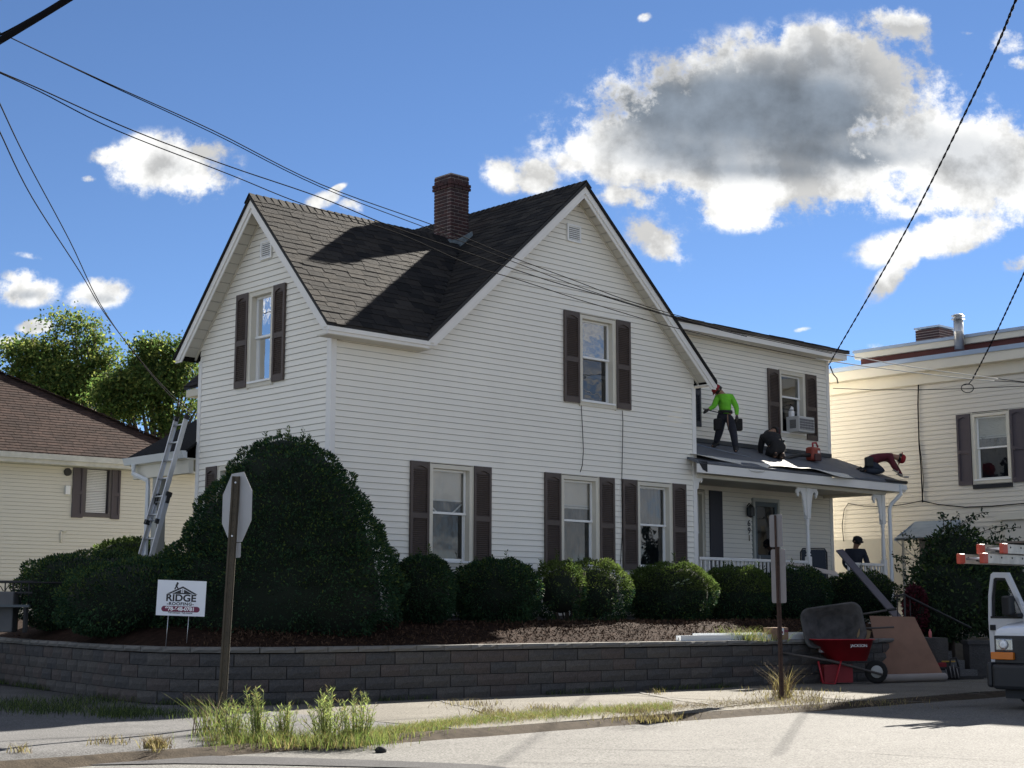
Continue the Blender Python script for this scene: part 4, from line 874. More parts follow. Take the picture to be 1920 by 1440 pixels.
for i in range(n):
    b0=-.5+(rt+.5)*i/n; b1=-.5+(rt+.5)*(i+1.25)/n; s.bar((hipa(b0),b0,eT+sl_*(b0+.5)+.03),(hipa(b1),b1,eT+sl_*(b1+.5)+.045),.26,.02)
s.obj('hip_caps',m_brs,ln_,kind='stuff')
p=LN.A(127,885,-.03); s=MB(); s.lathe([(.10,-.02),(.10,.05)],(p[0],-.03,p[1]),14,'y'); s.obj('wall_vent',m_black,ln_)
p=LN.A(126,919,-.03); s=MB(); s.box(p[0]-.06,p[0]+.06,-.10,-.02,p[1]-.11,p[1]+.11); s.obj('meter_box',m_white,ln_)
p=LN.A(116,1005,-.03); s=MB(); s.tube([(p[0]-.03,-.04,p[1]+.12),(p[0]-.03,-.04,p[1]-.17)],.02,6); s.tube([(p[0]-.03,-.04,p[1]+.12),(p[0]+.1,-.04,p[1]+.12)],.02,6); s.obj('conduit',m_sideN,ln_)
# ================================================================== VEGETATION
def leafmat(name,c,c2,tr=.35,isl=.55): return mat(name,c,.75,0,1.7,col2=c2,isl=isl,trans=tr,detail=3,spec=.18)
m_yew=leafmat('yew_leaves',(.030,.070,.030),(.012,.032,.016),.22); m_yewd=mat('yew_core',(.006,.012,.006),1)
m_yew2=leafmat('yew_sunlit_and_sprigs',(.090,.125,.030),(.055,.090,.024),.35)  # lighter green that paints sunlit tops, also used for sprigs and scattered leaves
m_bark=mat('bark',(.09,.07,.055),.95,.4,12,bump=.8)
def blob_points(blobs,n,rng,shell=.16,zmin=-1e9,noise_amp=.085):
    out=[];nor=[]; B=np.array(blobs,float); area=(B[:,3]*B[:,4]+B[:,3]*B[:,5]+B[:,4]*B[:,5]); cnt=(n*area/area.sum()).astype(int)
    for bi,(b,c) in enumerate(zip(B,cnt)):
        d=rng.normal(0,1,(c,3)); d/=np.linalg.norm(d,axis=1,keepdims=True)
        ex=2.35; dd=np.sign(d)*np.abs(d)**(2/ex); dd/= (np.abs(dd)**ex).sum(1,keepdims=True)**(1/ex)
        w=np.sin(dd[:,0]*5+bi)*np.sin(dd[:,1]*6+bi*2)*np.sin(dd[:,2]*5+1)+.5*np.sin(dd[:,0]*13+bi)*np.sin(dd[:,2]*11)
        r=1+noise_amp*w-np.abs(rng.normal(0,shell*.5,c))
        p=b[:3]+dd*b[3:]*r[:,None]; nn=d/b[3:]; nn/=np.linalg.norm(nn,axis=1,keepdims=True)
        keep=p[:,2]>zmin
        for j,o in enumerate(B):
            if j==bi: continue
            q=(p-o[:3])/(o[3:]*.86); keep&=~((q**2).sum(1)<1)
        out.append(p[keep]);nor.append(nn[keep])
    return np.concatenate(out),np.concatenate(nor)
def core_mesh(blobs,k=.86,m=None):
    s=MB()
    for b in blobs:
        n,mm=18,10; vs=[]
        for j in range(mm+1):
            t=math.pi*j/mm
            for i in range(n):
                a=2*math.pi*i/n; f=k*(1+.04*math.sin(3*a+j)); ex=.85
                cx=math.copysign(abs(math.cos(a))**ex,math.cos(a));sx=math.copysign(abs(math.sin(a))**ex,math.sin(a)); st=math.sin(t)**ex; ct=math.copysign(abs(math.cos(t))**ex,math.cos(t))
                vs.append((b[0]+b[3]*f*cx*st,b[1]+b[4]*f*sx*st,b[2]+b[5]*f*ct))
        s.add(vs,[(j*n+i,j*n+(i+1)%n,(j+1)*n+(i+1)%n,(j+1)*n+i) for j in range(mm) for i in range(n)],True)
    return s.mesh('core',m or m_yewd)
def bush(name,blobs,n,label,cat='bush',leaf=.045,asp=.42,zmin=0,group=None,mats=None,frac=.22,shell=.16,sprigs=0,gaps=None,kcore=.86,jit=.55):
    o=empty(name,(0,0,0),0,label=label,cat=cat,group=group)
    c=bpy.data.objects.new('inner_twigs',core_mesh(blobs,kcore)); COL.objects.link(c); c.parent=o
    P,N=blob_points(blobs,n,RNG,shell,zmin)
    if gaps is not None:
        g=gaps(P); P,N=P[g],N[g]
    q=leafquads(P,N,leaf,asp,RNG,jit); up=(N[:,2]>.1)&(RNG.random(len(N))<frac*2)|(RNG.random(len(N))<frac*.35)  # upturned leaves take the lighter green, so sunlight is painted on the top
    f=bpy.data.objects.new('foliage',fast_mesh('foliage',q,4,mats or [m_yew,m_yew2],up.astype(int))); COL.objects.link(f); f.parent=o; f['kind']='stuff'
    if not sprigs and 'globe' in name: sprigs=7
    if sprigs:
        b=blobs[-1]; S=[];SN=[]
        for k in range(sprigs):
            a=RNG.uniform(0,6.28); r=RNG.uniform(0,.8)**.6; x=b[0]+b[3]*r*math.cos(a); y=b[1]+b[4]*r*math.sin(a); z=b[2]+b[5]*math.sqrt(max(0,1-r*r))*.96; h=RNG.uniform(.08,.24)
            for t in np.linspace(0,1,26): S.append((x+RNG.normal(0,.012),y+RNG.normal(0,.012),z+h*t)); SN.append((RNG.normal(0,.6),RNG.normal(0,.6),.8))
        q=leafquads(np.array(S),np.array(SN),.05,.35,RNG,.3); s=bpy.data.objects.new('sprigs',fast_mesh('sprigs',q,4,[m_yew2])); COL.objects.link(s); s.parent=o; s['kind']='stuff'
    # short trunk
    b=blobs[0]; t=MB(); t.tube([(b[0],b[1],zmin-.15),(b[0]+.03,b[1],b[2])],[.07,.04],7); t.obj('stem',m_bark,o)
    return o
CONE_Y=.35
def px_blob(x0,x1,y0,y1,Y,dr=None,zextra=0):
    a=dpt(x0,(y0+y1)/2,Y);b=dpt(x1,(y0+y1)/2,Y);t=dpt((x0+x1)/2,y0,Y);u=dpt((x0+x1)/2,y1,Y)
    rx=(b[0]-a[0])/2;rz=(t[2]-u[2])/2; return ((a[0]+b[0])/2,Y,(t[2]+u[2])/2,rx,dr or rx*.8,rz)
yz=.98
# the tall rounded cone at the house corner: stacked blobs
def cone_blobs():
    L=[(301,752,985,1240,22.1,1.25),(322,738,935,1190,22.1,1.15),(352,712,895,1130,22.1,1.05),(388,684,862,1060,22.1,.95),(428,645,832,990,22.1,.80),(466,605,820,925,22.1,.58)]
    return [px_blob(*l[:5],dr=l[5]) for l in L]
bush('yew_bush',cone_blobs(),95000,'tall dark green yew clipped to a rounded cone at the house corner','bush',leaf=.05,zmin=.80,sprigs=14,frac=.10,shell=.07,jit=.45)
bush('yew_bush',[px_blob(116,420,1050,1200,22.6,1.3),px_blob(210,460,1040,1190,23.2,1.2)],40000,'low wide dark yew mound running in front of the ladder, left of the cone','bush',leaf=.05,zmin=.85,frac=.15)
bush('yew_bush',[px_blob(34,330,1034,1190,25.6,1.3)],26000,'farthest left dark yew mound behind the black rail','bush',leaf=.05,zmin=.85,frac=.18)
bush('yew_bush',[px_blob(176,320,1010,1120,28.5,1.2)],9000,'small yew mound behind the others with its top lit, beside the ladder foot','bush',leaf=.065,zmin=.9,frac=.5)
# clipped globes under the facade
G='clipped globe bushes under the front windows'
def hb(x0,x1,y0,y1,b=-1.05):
    """blob on the line b=const of the house frame"""
    xm=(x0+x1)/2; a,_=H.A(xm,(y0+y1)/2,b); w=H.w(a,b); return px_blob(x0,x1,y0,y1,w[1],dr=.62)
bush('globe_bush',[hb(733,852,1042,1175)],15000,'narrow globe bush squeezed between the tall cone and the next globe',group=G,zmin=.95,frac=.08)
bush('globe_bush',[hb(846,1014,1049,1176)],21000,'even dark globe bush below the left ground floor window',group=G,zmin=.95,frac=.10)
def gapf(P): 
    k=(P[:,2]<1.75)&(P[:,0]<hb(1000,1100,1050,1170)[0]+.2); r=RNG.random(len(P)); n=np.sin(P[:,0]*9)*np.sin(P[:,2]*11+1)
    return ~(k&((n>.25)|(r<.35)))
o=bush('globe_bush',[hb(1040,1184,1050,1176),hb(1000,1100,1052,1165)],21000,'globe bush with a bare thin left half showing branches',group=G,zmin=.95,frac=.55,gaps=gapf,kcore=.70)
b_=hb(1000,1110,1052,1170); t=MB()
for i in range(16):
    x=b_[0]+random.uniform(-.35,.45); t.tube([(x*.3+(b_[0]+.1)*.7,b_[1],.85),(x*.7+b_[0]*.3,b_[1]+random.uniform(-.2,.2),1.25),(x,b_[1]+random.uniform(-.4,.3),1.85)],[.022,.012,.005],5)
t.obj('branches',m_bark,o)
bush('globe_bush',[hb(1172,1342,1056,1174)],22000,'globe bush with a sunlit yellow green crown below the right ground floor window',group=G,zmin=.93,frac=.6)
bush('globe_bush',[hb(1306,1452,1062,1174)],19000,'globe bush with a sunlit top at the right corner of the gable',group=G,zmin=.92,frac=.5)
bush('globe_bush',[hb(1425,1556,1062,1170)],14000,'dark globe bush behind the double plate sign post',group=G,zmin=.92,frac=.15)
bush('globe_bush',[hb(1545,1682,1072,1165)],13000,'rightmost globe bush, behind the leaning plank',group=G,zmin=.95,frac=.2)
# big loose shrub by the neighbour's steps
Ys=29.2; m_sh=leafmat('shrub_leaves',(.030,.055,.022),(.018,.036,.018),.25)
B1=[px_blob(1700,1860,1035,1200,Ys,.9),px_blob(1735,1850,985,1120,Ys+.2,.7),px_blob(1800,1935,1010,1200,Ys+.6,.8),px_blob(1700,1790,1090,1210,Ys-.2,.6)]
o=bush('shrub',B1,16000,'large loose dark shrub with arching twigs in front of the beige building','shrub',leaf=.085,asp=.5,zmin=.45,mats=[m_sh,m_yew2],frac=.10,shell=.35,kcore=.74,jit=.9)
tw=MB();S=[];SN=[]
for (sx,sy,ex,ey) in [(1760,1010,1800,965),(1780,1000,1850,960),(1800,1020,1890,985),(1740,1040,1690,1000),(1720,1080,1672,1040),(1850,1010,1915,990),(1710,1100,1680,1065),(1730,1060,1680,1050),(1790,1000,1830,972),(1860,1040,1910,1010),(1770,990,1768,965),(1720,1050,1700,1010)]:
    a=Vector(dpt(sx,sy,Ys-.2));b=Vector(dpt(ex,ey,Ys-.4)); m_=(a+b)/2+Vector((0,0,.14)); pts=[]
    for i in range(9): u=i/8; pts.append((1-u)**2*a+2*u*(1-u)*m_+u*u*b)
    tw.tube(pts,.006,4)
    for i in range(46): u=RNG.uniform(0.1,1); p=(1-u)**2*a+2*u*(1-u)*m_+u*u*b; S.append(tuple(p+Vector(RNG.normal(0,.03,3)))); SN.append(tuple(RNG.normal(0,1,3)))
tw.obj('twigs',m_bark,o); f=bpy.data.objects.new('twig_leaves',fast_mesh('twig_leaves',leafquads(np.array(S),np.array(SN),.07,.5,RNG,.5),4,[m_sh])); COL.objects.link(f); f.parent=o; f['kind']='stuff'
m_red=leafmat('red_leaves',(.085,.014,.020),(.05,.010,.016),.2)
bush('red_shrub',[px_blob(1698,1735,1100,1190,Ys-.6,.3)],2500,'small dark red leaved shrub beside the iron handrail','shrub',leaf=.07,asp=.6,zmin=.6,mats=[m_red,m_red],shell=.4)
# trees behind the left neighbour
def tree(name,base,crowns,n,leaf,mats,label,frac=.4):
    o=empty(name,base,0,label=label,cat='tree'); bx,by,bz=base
    t=MB(); top=max(c[2] for c in crowns); t.tube([(0,0,0),(.1,0,(top-bz)*.45),(.3,.1,top-bz)],[.32,.22,.07],9)
    for c in crowns:
        for k in range(5):
            q=Vector((c[0]-bx,c[1]-by,c[2]-bz))+Vector((random.uniform(-.8,.8)*c[3],random.uniform(-.6,.6)*c[4],random.uniform(-.6,.8)*c[5])); st=Vector((.12,0,(top-bz)*random.uniform(.3,.6))); t.tube([tuple(st),tuple(st.lerp(q,.5)+Vector((0,0,.3))),tuple(q)],[.09,.05,.02],5)
    t.obj('trunk',m_bark,o)
    sub=[]
    for c in crowns:
        for k in range(7):
            v=RNG.normal(0,1,3); v/=np.linalg.norm(v); rr=RNG.uniform(.3,.80); f_=RNG.uniform(.30,.52); sub.append((c[0]+v[0]*rr*c[3],c[1]+v[1]*rr*c[4],c[2]+v[2]*rr*c[5],c[3]*f_,c[4]*f_,c[5]*f_*.9))
    crowns=sub
    C=np.array(crowns); vol=(C[:,3]*C[:,4]*C[:,5]); ncl=(n/55*vol/vol.sum()).astype(int)+1; P=[];N=[]
    for c,k in zip(C,ncl):
        d=RNG.normal(0,1,(k,3)); d/=np.linalg.norm(d,axis=1,keepdims=True); r=RNG.uniform(.12,1.15,(k,1))**.6; cc=c[:3]+d*r*c[3:6]
        for x in cc:
            m_=int(RNG.integers(30,80)); s=RNG.uniform(.14,.30); pp=RNG.normal(0,1,(m_,3))*[s*1.3,s*1.3,s*.7]; P.append(x+pp); N.append(RNG.normal(0,1,(m_,3))+[0,0,-.4])
    P=np.concatenate(P)-np.array(base);N=np.concatenate(N); q=leafquads(P,N,leaf,.55,RNG,.4); f=bpy.data.objects.new('crown',fast_mesh('crown',q,4,mats,(RNG.random(len(P))<frac).astype(int))); COL.objects.link(f); f.parent=o; f['kind']='stuff'; return o
m_tl=leafmat('tree_leaves',(.085,.135,.032),(.050,.095,.028),.5); m_tl2=leafmat('tree_leaves_light',(.20,.22,.055),(.13,.17,.045),.55)
def cb(px,py,rx,ry,Y): c=dpt(px,py,Y); k=Y/F_PX; return (c[0],c[1],c[2],rx*k,rx*k*.8,ry*k)
YT=56
tree('shade_tree',dpt(150,900,YT)[:2]+(.3,),[cb(135,635,55,48,YT),(cb(60,660,50,45,YT)),cb(110,700,85,60,YT),cb(170,690,50,60,YT),cb(140,770,90,60,YT),cb(15,655,22,20,YT),cb(40,720,35,60,YT)],27000,.14,[m_tl,m_tl2],'taller shade tree with yellow green leaves rising over the brown hip roof')
YT=52
tree('shade_tree',dpt(300,900,YT)[:2]+(.3,),[cb(285,665,48,42,YT),cb(335,660,30,36,YT),cb(250,730,60,60,YT),cb(300,730,60,55,YT),cb(350,700,35,40,YT),cb(215,760,50,50,YT),cb(305,795,40,40,YT),cb(360,760,24,30,YT)],23000,.135,[m_tl,m_tl2],'darker tree between the brown roof and the left gable of the house',.28)
# grass, weeds and dry tufts
def blades(pts,h,w,lean,rng,mats,mi,name,parent=None,bend=.5,**k):
    P=np.array(pts); n=len(P); a=rng.uniform(0,6.28,n); dx=np.cos(a);dy=np.sin(a); hh=h*rng.uniform(.45,1.25,n); ln=lean*rng.uniform(.2,1.2,n)*hh
    L=rng.uniform(0,6.28,n); lx=np.cos(L)*ln; ly=np.sin(L)*ln; ww=w*rng.uniform(.6,1.3,n)
    b0=P-np.stack([dx*ww,dy*ww,0*ww],1); b1=P+np.stack([dx*ww,dy*ww,0*ww],1); mp=P+np.stack([lx*.35,ly*.35,hh*.6],1); m0=mp-np.stack([dx*ww*.7,dy*ww*.7,0*ww],1); m1=mp+np.stack([dx*ww*.7,dy*ww*.7,0*ww],1)
    tp=P+np.stack([lx,ly,hh],1)
    q=np.stack([b0,b1,m1,m0],1).reshape(-1,3); t=np.stack([m0,m1,tp,tp],1).reshape(-1,3)
    me=fast_mesh(name,np.concatenate([q,np.stack([m0,m1,tp+.0005,tp],1).reshape(-1,3)]),4,mats,np.concatenate([mi,mi])); return stuff(name,me,parent,**k)
m_g1=leafmat('grass_green',(.15,.19,.05),(.10,.145,.035),.45); m_g2=leafmat('grass_yellow',(.23,.20,.075),(.17,.155,.06),.4); m_g3=mat('dry_straw',(.26,.185,.10),.9,.3,8,isl=.4)
m_gd=leafmat('grass_dark',(.055,.080,.032),(.035,.055,.022),.3)
def strip(px0,px1,y_of,n,spread,rng):
    P=[]
    for i in range(n):
        x=rng.uniform(px0,px1); p=gnd(x,y_of(x)+rng.normal(0,spread),-.035); P.append((p[0],p[1],-.05))
    return P
yl=lambda x: np.interp(x,[380,640,860,1000,1340,1540],[1392,1392,1362,1349,1327,1319])
rg=RNG
P=strip(640,1260,lambda x:yl(x)-3,15000,4.5,rg); mi=(rg.random(len(P))<.45).astype(int); blades(P,.085,.0035,.8,rg,[m_g1,m_g2],mi,'grass',label='green and yellow grass growing along the broken pavement edge',cat='grass')
P=strip(940,1545,lambda x:yl(x)-2,15000,4.2,rg)+strip(380,700,yl,4500,4,rg); mi=(rg.random(len(P))<.3).astype(int); blades(P,.060,.0035,1.3,rg,[m_g3,m_g2],mi,'dry_grass',label='dry straw coloured grass matted along the road edge',cat='grass')
P=[]
for i in range(2400):
    x=rg.normal(rg.choice([440,520,610,675]),34); p=gnd(x,1391+rg.normal(0,4.5),-.02); P.append((p[0],p[1],-.04))
mi=(rg.random(len(P))<.35).astype(int); blades(P,.13,.0035,.7,rg,[m_g1,m_g2],mi,'long_grass',label='longer green grass filling the gaps between the tall weeds',cat='grass')
# tufts in pavement joints and at the foot of the wall
P=[]
for (x,y,sx,sy,n) in [(205,1393,20,2.2,120),(292,1402,12,3.5,220),(40,1410,14,1.5,60),(1210,1348,40,4,500),(1200,1335,20,3,200),(1025,1330,22,2,160),(1230,1300,10,2,60),(880,1322,30,3,200),(925,1338,22,3,260),(1480,1305,40,6,700),(1570,1318,80,4,400)]:
    for i in range(n): p=gnd(x+rg.normal(0,sx),y+rg.normal(0,sy),0); P.append((p[0],p[1],-.005))
mi=(rg.random(len(P))<.5).astype(int); blades(P,.075,.0035,1.0,rg,[m_g2,m_g3],mi,'grass_tufts',label='short yellow tufts in the joints of the sunlit pavement',cat='grass')
P=[]
for (x,y,sx,sy,n) in [(100,1330,60,5,1100),(30,1322,30,5,500),(235,1339,36,4,1100),(170,1315,50,4,500),(345,1340,30,3,300),(370,1318,50,3,250)]:
    for i in range(n): p=gnd(x+rg.normal(0,sx),y+rg.normal(0,sy),0); P.append((p[0],p[1],-.01))
for i in range(2600):
    s=rg.uniform(3.5,SL[-1]-.3); p,an=at_len(s); d=-abs(rg.normal(.03,.06)); w=H.w(p.x-math.sin(an)*d,p.y+math.cos(an)*d); 
    if math.sin(s*2.3)+math.sin(s*.9+1)>.1: P.append((w[0],w[1],-.01))
mi=(rg.random(len(P))<.25).astype(int); blades(P,.09,.004,.8,rg,[m_gd,m_g1],mi,'shade_grass',label='dark grass growing at the shaded foot of the block wall',cat='grass')
# tall feathery weeds near the stop sign: one thing for each clump
def weed(cx,cy,hpx,wpx,n,label,ztop=None,Yd=None):
    b=gnd(cx,cy,-.02); o=empty('weed_clump',b,0,label=label,cat='weed',group='tall weeds at the pavement edge'); k=F_PX/b[1]; Hh=hpx/k; Wd=wpx/k/2
    st=MB();S=[];N=[]
    for i in range(n):
        x=rg.normal(0,Wd*.38);y=rg.normal(0,Wd*.3); h=Hh*rg.uniform(.45,1.0)*(1-.35*abs(x)/Wd); lx=x*.55+rg.normal(0,.04);ly=rg.normal(0,.05)
        pts=[Vector((x,y,0)),Vector((x+lx*.4,y+ly*.4,h*.5)),Vector((x+lx,y+ly,h))]; st.tube(pts,[.0045,.0035,.0018],4)
        for t in rg.uniform(.05,1,int(52*h/.5)):
            p=pts[0].lerp(pts[1],t*2) if t<.5 else pts[1].lerp(pts[2],t*2-1); a=rg.uniform(0,6.28); S.append(tuple(p)); N.append((math.cos(a)*.8,math.sin(a)*.8,.75))
    m_w=leafmat('weed_leaf',(.24,.29,.09),(.17,.23,.07),.5)
    st.obj('stems',m_w,o,kind='stuff'); f=bpy.data.objects.new('leaves',fast_mesh('leaves',leafquads(np.array(S),np.array(N),.055,.11,rg,.25),4,[m_w,m_g2],(rg.random(len(S))<.3).astype(int))); COL.objects.link(f); f.parent=o; f['kind']='stuff'; return o
weed(438,1385,72,64,34,'feathery weed clump touching the stop sign post on its right'); weed(482,1388,108,42,26,'tallest narrow weed clump right of the stop sign'); weed(530,1388,84,46,26,'weed clump at the middle of the row by the road'); 
weed(612,1384,96,66,36,'bushy weed clump across the gap from the stop sign group'); weed(668,1388,92,74,40,'rightmost weed clump where the green grass strip begins')
def tuft(cx,cy,n,h,label,mats,z=-.01,w=.004,sp=.06,lean=.9):
    b=gnd(cx,cy,z); P=[(rg.normal(0,sp),rg.normal(0,sp),0) for i in range(n)]; o=blades(P,h,w,lean,rg,mats,(rg.random(n)<.4).astype(int),'grass_tuft',label=label,cat='grass tuft',kind=None); o.location=b; 
    if 'kind' in o: del o['kind']
    return o
tuft(400,1376,160,.34,'spiky grey green tuft at the foot of the stop sign post',[m_g1,m_g3],sp=.10)
tuft(1467,1308,150,.42,'dry pale tuft of long grass around the rusty double sign post',[m_g3,m_g2],sp=.07)
tuft(292,1403,260,.11,'small straw coloured tuft alone on the lit apron',[m_g3,m_g2],sp=.045,lean=1.2)
q=H.l(dpt(1385,1185,24.6)); o=tuft(1467,1308,1,.1,'x',[m_g1,m_g2]); bpy.data.objects.remove(o)
P=[]; 
for i in range(260): a_,b_=H.l(dpt(1400+rg.normal(0,26),1190,25.0))[:2]; w=H.w(a_,b_+rg.normal(0,.1)); P.append((w[0],w[1],.72))
blades(P,.22,.004,1.3,rg,[m_g1,m_g2],(rg.random(len(P))<.3).astype(int),'weeds_on_wall',label='sprawling green weeds over the white gutter sections on the wall top',cat='weed')
# ================================================================== SIGNS
m_uch=mat('olive_post',(.085,.070,.048),.75,.35,9,bump=.2)
def uchannel(par,top,base,w,m):
    t=Vector(top);b=Vector(base); s=MB(); s.bar(b,t,w,.006,(0,1,0)) if False else s.prism([tuple(b+Vector((-w/2,0,0))),tuple(b+Vector((w/2,0,0))),tuple(t+Vector((w/2,0,0))),tuple(t+Vector((-w/2,0,0)))],(0,.006,0)); o=s.obj('post',m,par)
    s=MB()
    for sx in(-1,1): x=sx*w*.30; s.prism([tuple(b+Vector((x-.003,-.022,0))),tuple(b+Vector((x+.003,-.022,0))),tuple(t+Vector((x+.003,-.022,0))),tuple(t+Vector((x-.003,-.022,0)))],(0,.021,0))
    s.obj('post_flange',m,par); s=MB()
    for i in range(int((t-b).length/.075)):
        p=b.lerp(t,(i+.5)*.075/(t-b).length); s.lathe([(.005,-.003),(.005,-.001)],tuple(p),6,'y')
    return s.obj('post_holes',m_dark,par,kind='stuff')
b0=gnd(413,1362,0.0); tp=dpt(443,893,b0[1]+.0)
ss=empty('stop_sign',b0,0,label='octagonal road sign seen from its bare grey back on a leaning post',cat='road sign')
off=lambda p:(p[0]-b0[0],p[1]-b0[1],p[2]-b0[2])
uchannel(ss,off(tp),(0,0,-.1),.095,m_uch)
def plate(par,c,wd,ht,ang,m,n=4,r=.03,th=.003,tilt=0,name='plate'):
    """plate centred c; horizontal axis direction angle ang in plan"""
    if n==8:
        R=wd/2; P=[(R*math.cos(R_(22.5+45*i))/math.cos(R_(22.5)),R*math.sin(R_(22.5+45*i))/math.cos(R_(22.5))) for i in range(8)]
    else:
        P=[]
        for sx,sy,a0 in((1,1,0),(-1,1,90),(-1,-1,180),(1,-1,270)):
            for k in range(4): a=R_(a0+30*k); P.append((sx*(wd/2-r)+r*math.cos(a),sy*(ht/2-r)+r*math.sin(a)))
    ca,sa=math.cos(ang),math.sin(ang); ct,st=math.cos(tilt),math.sin(tilt); s=MB(); V=[]
    for u,v in P:
        u2,v2=u*ct-v*st,u*st+v*ct; V.append((c[0]+u2*ca,c[1]+u2*sa,c[2]+v2))
    s.prism(V,(-sa*th,ca*th,0)); return s.obj(name,m,par)
cO=off(dpt(443,951,b0[1]+.02)); plate(ss,(cO[0],cO[1]+.03,cO[2]),.755,.755,R_(-55),m_signback,8,tilt=.0,name='octagon_plate')
cO=off(dpt(439,1032,b0[1]+.02)); plate(ss,(cO[0],cO[1]+.03,cO[2]),.30,.16,R_(-55),m_signback,r=.02,name='small_plate')
for yy in(905,1005): c=off(dpt(443-(yy-893)*.064,yy,b0[1]-.02)); s=MB(); s.lathe([(.011,0),(.011,.012)],(c[0],c[1]-.03,c[2]),6,'y'); s.obj('bolt',m_metal,ss)
b0=gnd(1466,1310,0.0); tp=dpt(1455.5,966,b0[1])
s2=empty('parking_sign',b0,0,label='two blank sign plates seen from behind on a thin rusty post at the kerb',cat='road sign')
uchannel(s2,off(tp),(0,0,-.1),.065,m_postr)
mgy=mat('sign_back_dull',(.26,.25,.26),.6,.12,3,metal=.2)
c=off(dpt(1455,995,b0[1])); plate(s2,(c[0],c[1]+.012,c[2]),.30,.46,R_(-63),mgy,r=.03)
c=off(dpt(1460,1080,b0[1])); plate(s2,(c[0],c[1]+.012,c[2]),.31,.76,R_(-59),mgy,r=.03)
# yard sign
A0=dpt(312,1205,20.75); ys=empty('yard_sign',(dpt(337,1205,20.45)[0],20.45,.69),R_(3),label='white roofing company lawn sign on wire legs in front of the dark bushes',cat='sign')
m_sw=mat('sign_white',(.80,.82,.86),.5); m_ink=mat('ink_black',(.012,.012,.016),.5); m_rd=mat('ink_crimson',(.16,.012,.05),.5)
SW,SH=.655,.475; zc=1.385-.70; Ms=Matrix.Translation((0,0,zc))@Matrix.Rotation(R_(1.8),4,'Y')
brd=MB(); brd.box(-SW/2,SW/2,-.003,.003,-SH/2,SH/2); bo=brd.obj('board',m_sw,ys); bo.matrix_local=Ms
def onb(u,v,dy=-.0042): return Matrix.Translation(((u-.5)*SW,dy,(.5-v)*SH))@Matrix.Rotation(R_(90),4,'X')
text('RIDGE',.128,m_ink,bo,onb(.495,.505),bold=.004,sx=1.12); text('-ROOFING-',.056,m_ink,bo,onb(.49,.665),bold=.002,sx=1.15,spacing=1.12)
p=MB(); P=[]; 
for sx,a0 in((1,-90),(-1,90)):
    for k in range(9): a=R_(a0+22.5*k); P.append((sx*.22+.038*math.cos(a),-.0045,(.5-.81)*SH+.038*math.sin(a)))
p.prism(P,(0,.0015,0)); p.obj('number_band',m_rd,bo)
text('978-648-0781',.070,mat('ink_white',(.9,.9,.9),.5),bo,onb(.487,.81,-.006),bold=.0025,sx=1.0); text('Free Estimates • Fully Insured',.027,m_ink,bo,onb(.50,.915),bold=.0006,sx=1.0)
h=MB(); U=lambda u,v:((u-.5)*SW,-.0045,(.5-v)*SH)
h.prism([U(.20,.385),U(.52,.165),U(.83,.385),U(.76,.385),U(.52,.215),U(.27,.385)],(0,.0015,0)); h.prism([U(.30,.385),U(.52,.235),U(.74,.385)],(0,.0015,0)); h.obj('roof_emblem',m_ink,bo)
h=MB(); 
for (u,v) in((.50,.27),(.535,.27),(.50,.325),(.535,.325)): c=U(u,v); h.box(c[0]-.009,c[0]+.009,-.0062,-.005,c[2]-.010,c[2]+.010)
h.obj('emblem_window',m_sw,bo)
h=MB(); 
for a_,b_,w_ in(((.355,.26),(.385,.17),.018),((.385,.17),(.40,.10),.026),((.425,.24),(.395,.17),.016),((.395,.11),(.43,.09),.010),((.385,.12),(.37,.15),.010)): h.bar(U(*a_),U(*b_),w_,.0015,(0,1,0))
c=U(.405,.075); h.lathe([(.012,-.001),(.012,.001)],c,10,'y'); h.obj('emblem_roofer',m_ink,bo)
for x,x2 in((-.16,-.19),(.115,.085)): l=MB(); l.tube([(x,0.004,zc-.1),(x2,.004,-.06)],.0045,5); l.obj('leg',m_metal,ys)
# ================================================================== LADDERS
def ladder(par,L,w,rungs,rail=(.075,.03),m=None,foot=True,off=0,caps=True,capm=None,both=True):
    """local: climbs +y, rungs along x, z is the thin direction"""
    m=m or m_alu
    for sx in(-1,1):
        s=MB(); x=sx*w/2; s.box(x-.003,x+.003,0,L,-rail[0]/2,rail[0]/2); s.box(x-(0 if sx>0 else -0)-(rail[1] if sx>0 else 0),x+(rail[1] if sx<0 else 0),0,L,rail[0]/2-.004,rail[0]/2); s.box(x-(rail[1] if sx>0 else 0),x+(rail[1] if sx<0 else 0),0,L,-rail[0]/2,-rail[0]/2+.004); s.obj('rail',m,par)
        if caps:
            s=MB(); s.box(x-.022,x+.022,-.02,.06,-rail[0]/2-.006,rail[0]/2+.006); s.box(x-.022,x+.022,L-.06,L+.02,-rail[0]/2-.006,rail[0]/2+.006); s.obj('end_cap',capm or m_black,par)
    s=MB(); s.tube([(-w/2-.012,0,0),(w/2+.012,0,0)],.016,8); me=s.mesh('rung',m)
    for i in range(rungs): inst(me,'rung',par,(0,.15+i*(L-.3)/(rungs-1),0))
el=empty('extension_ladder',H.w(-1.13,4.16,1.0),0,label='aluminium extension ladder leaning on the side porch gutter',cat='ladder')
lean=math.atan2(3.47,.93); dA_=Vector((math.cos(YAW),math.sin(YAW),0)); dB_=Vector((-math.sin(YAW),math.cos(YAW),0)); ydir=(dA_*math.cos(lean)+Vector((0,0,1))*math.sin(lean)); xdir=dB_; zdir=xdir.cross(ydir)
el.matrix_world=Matrix.Translation(H.w(-1.13,4.17,1.0))@Matrix((xdir,ydir,zdir)).transposed().to_4x4()
sec=[('ladder_section',0,.42,2.30,.0),('ladder_section',1.75,.37,3.72,-.055)]
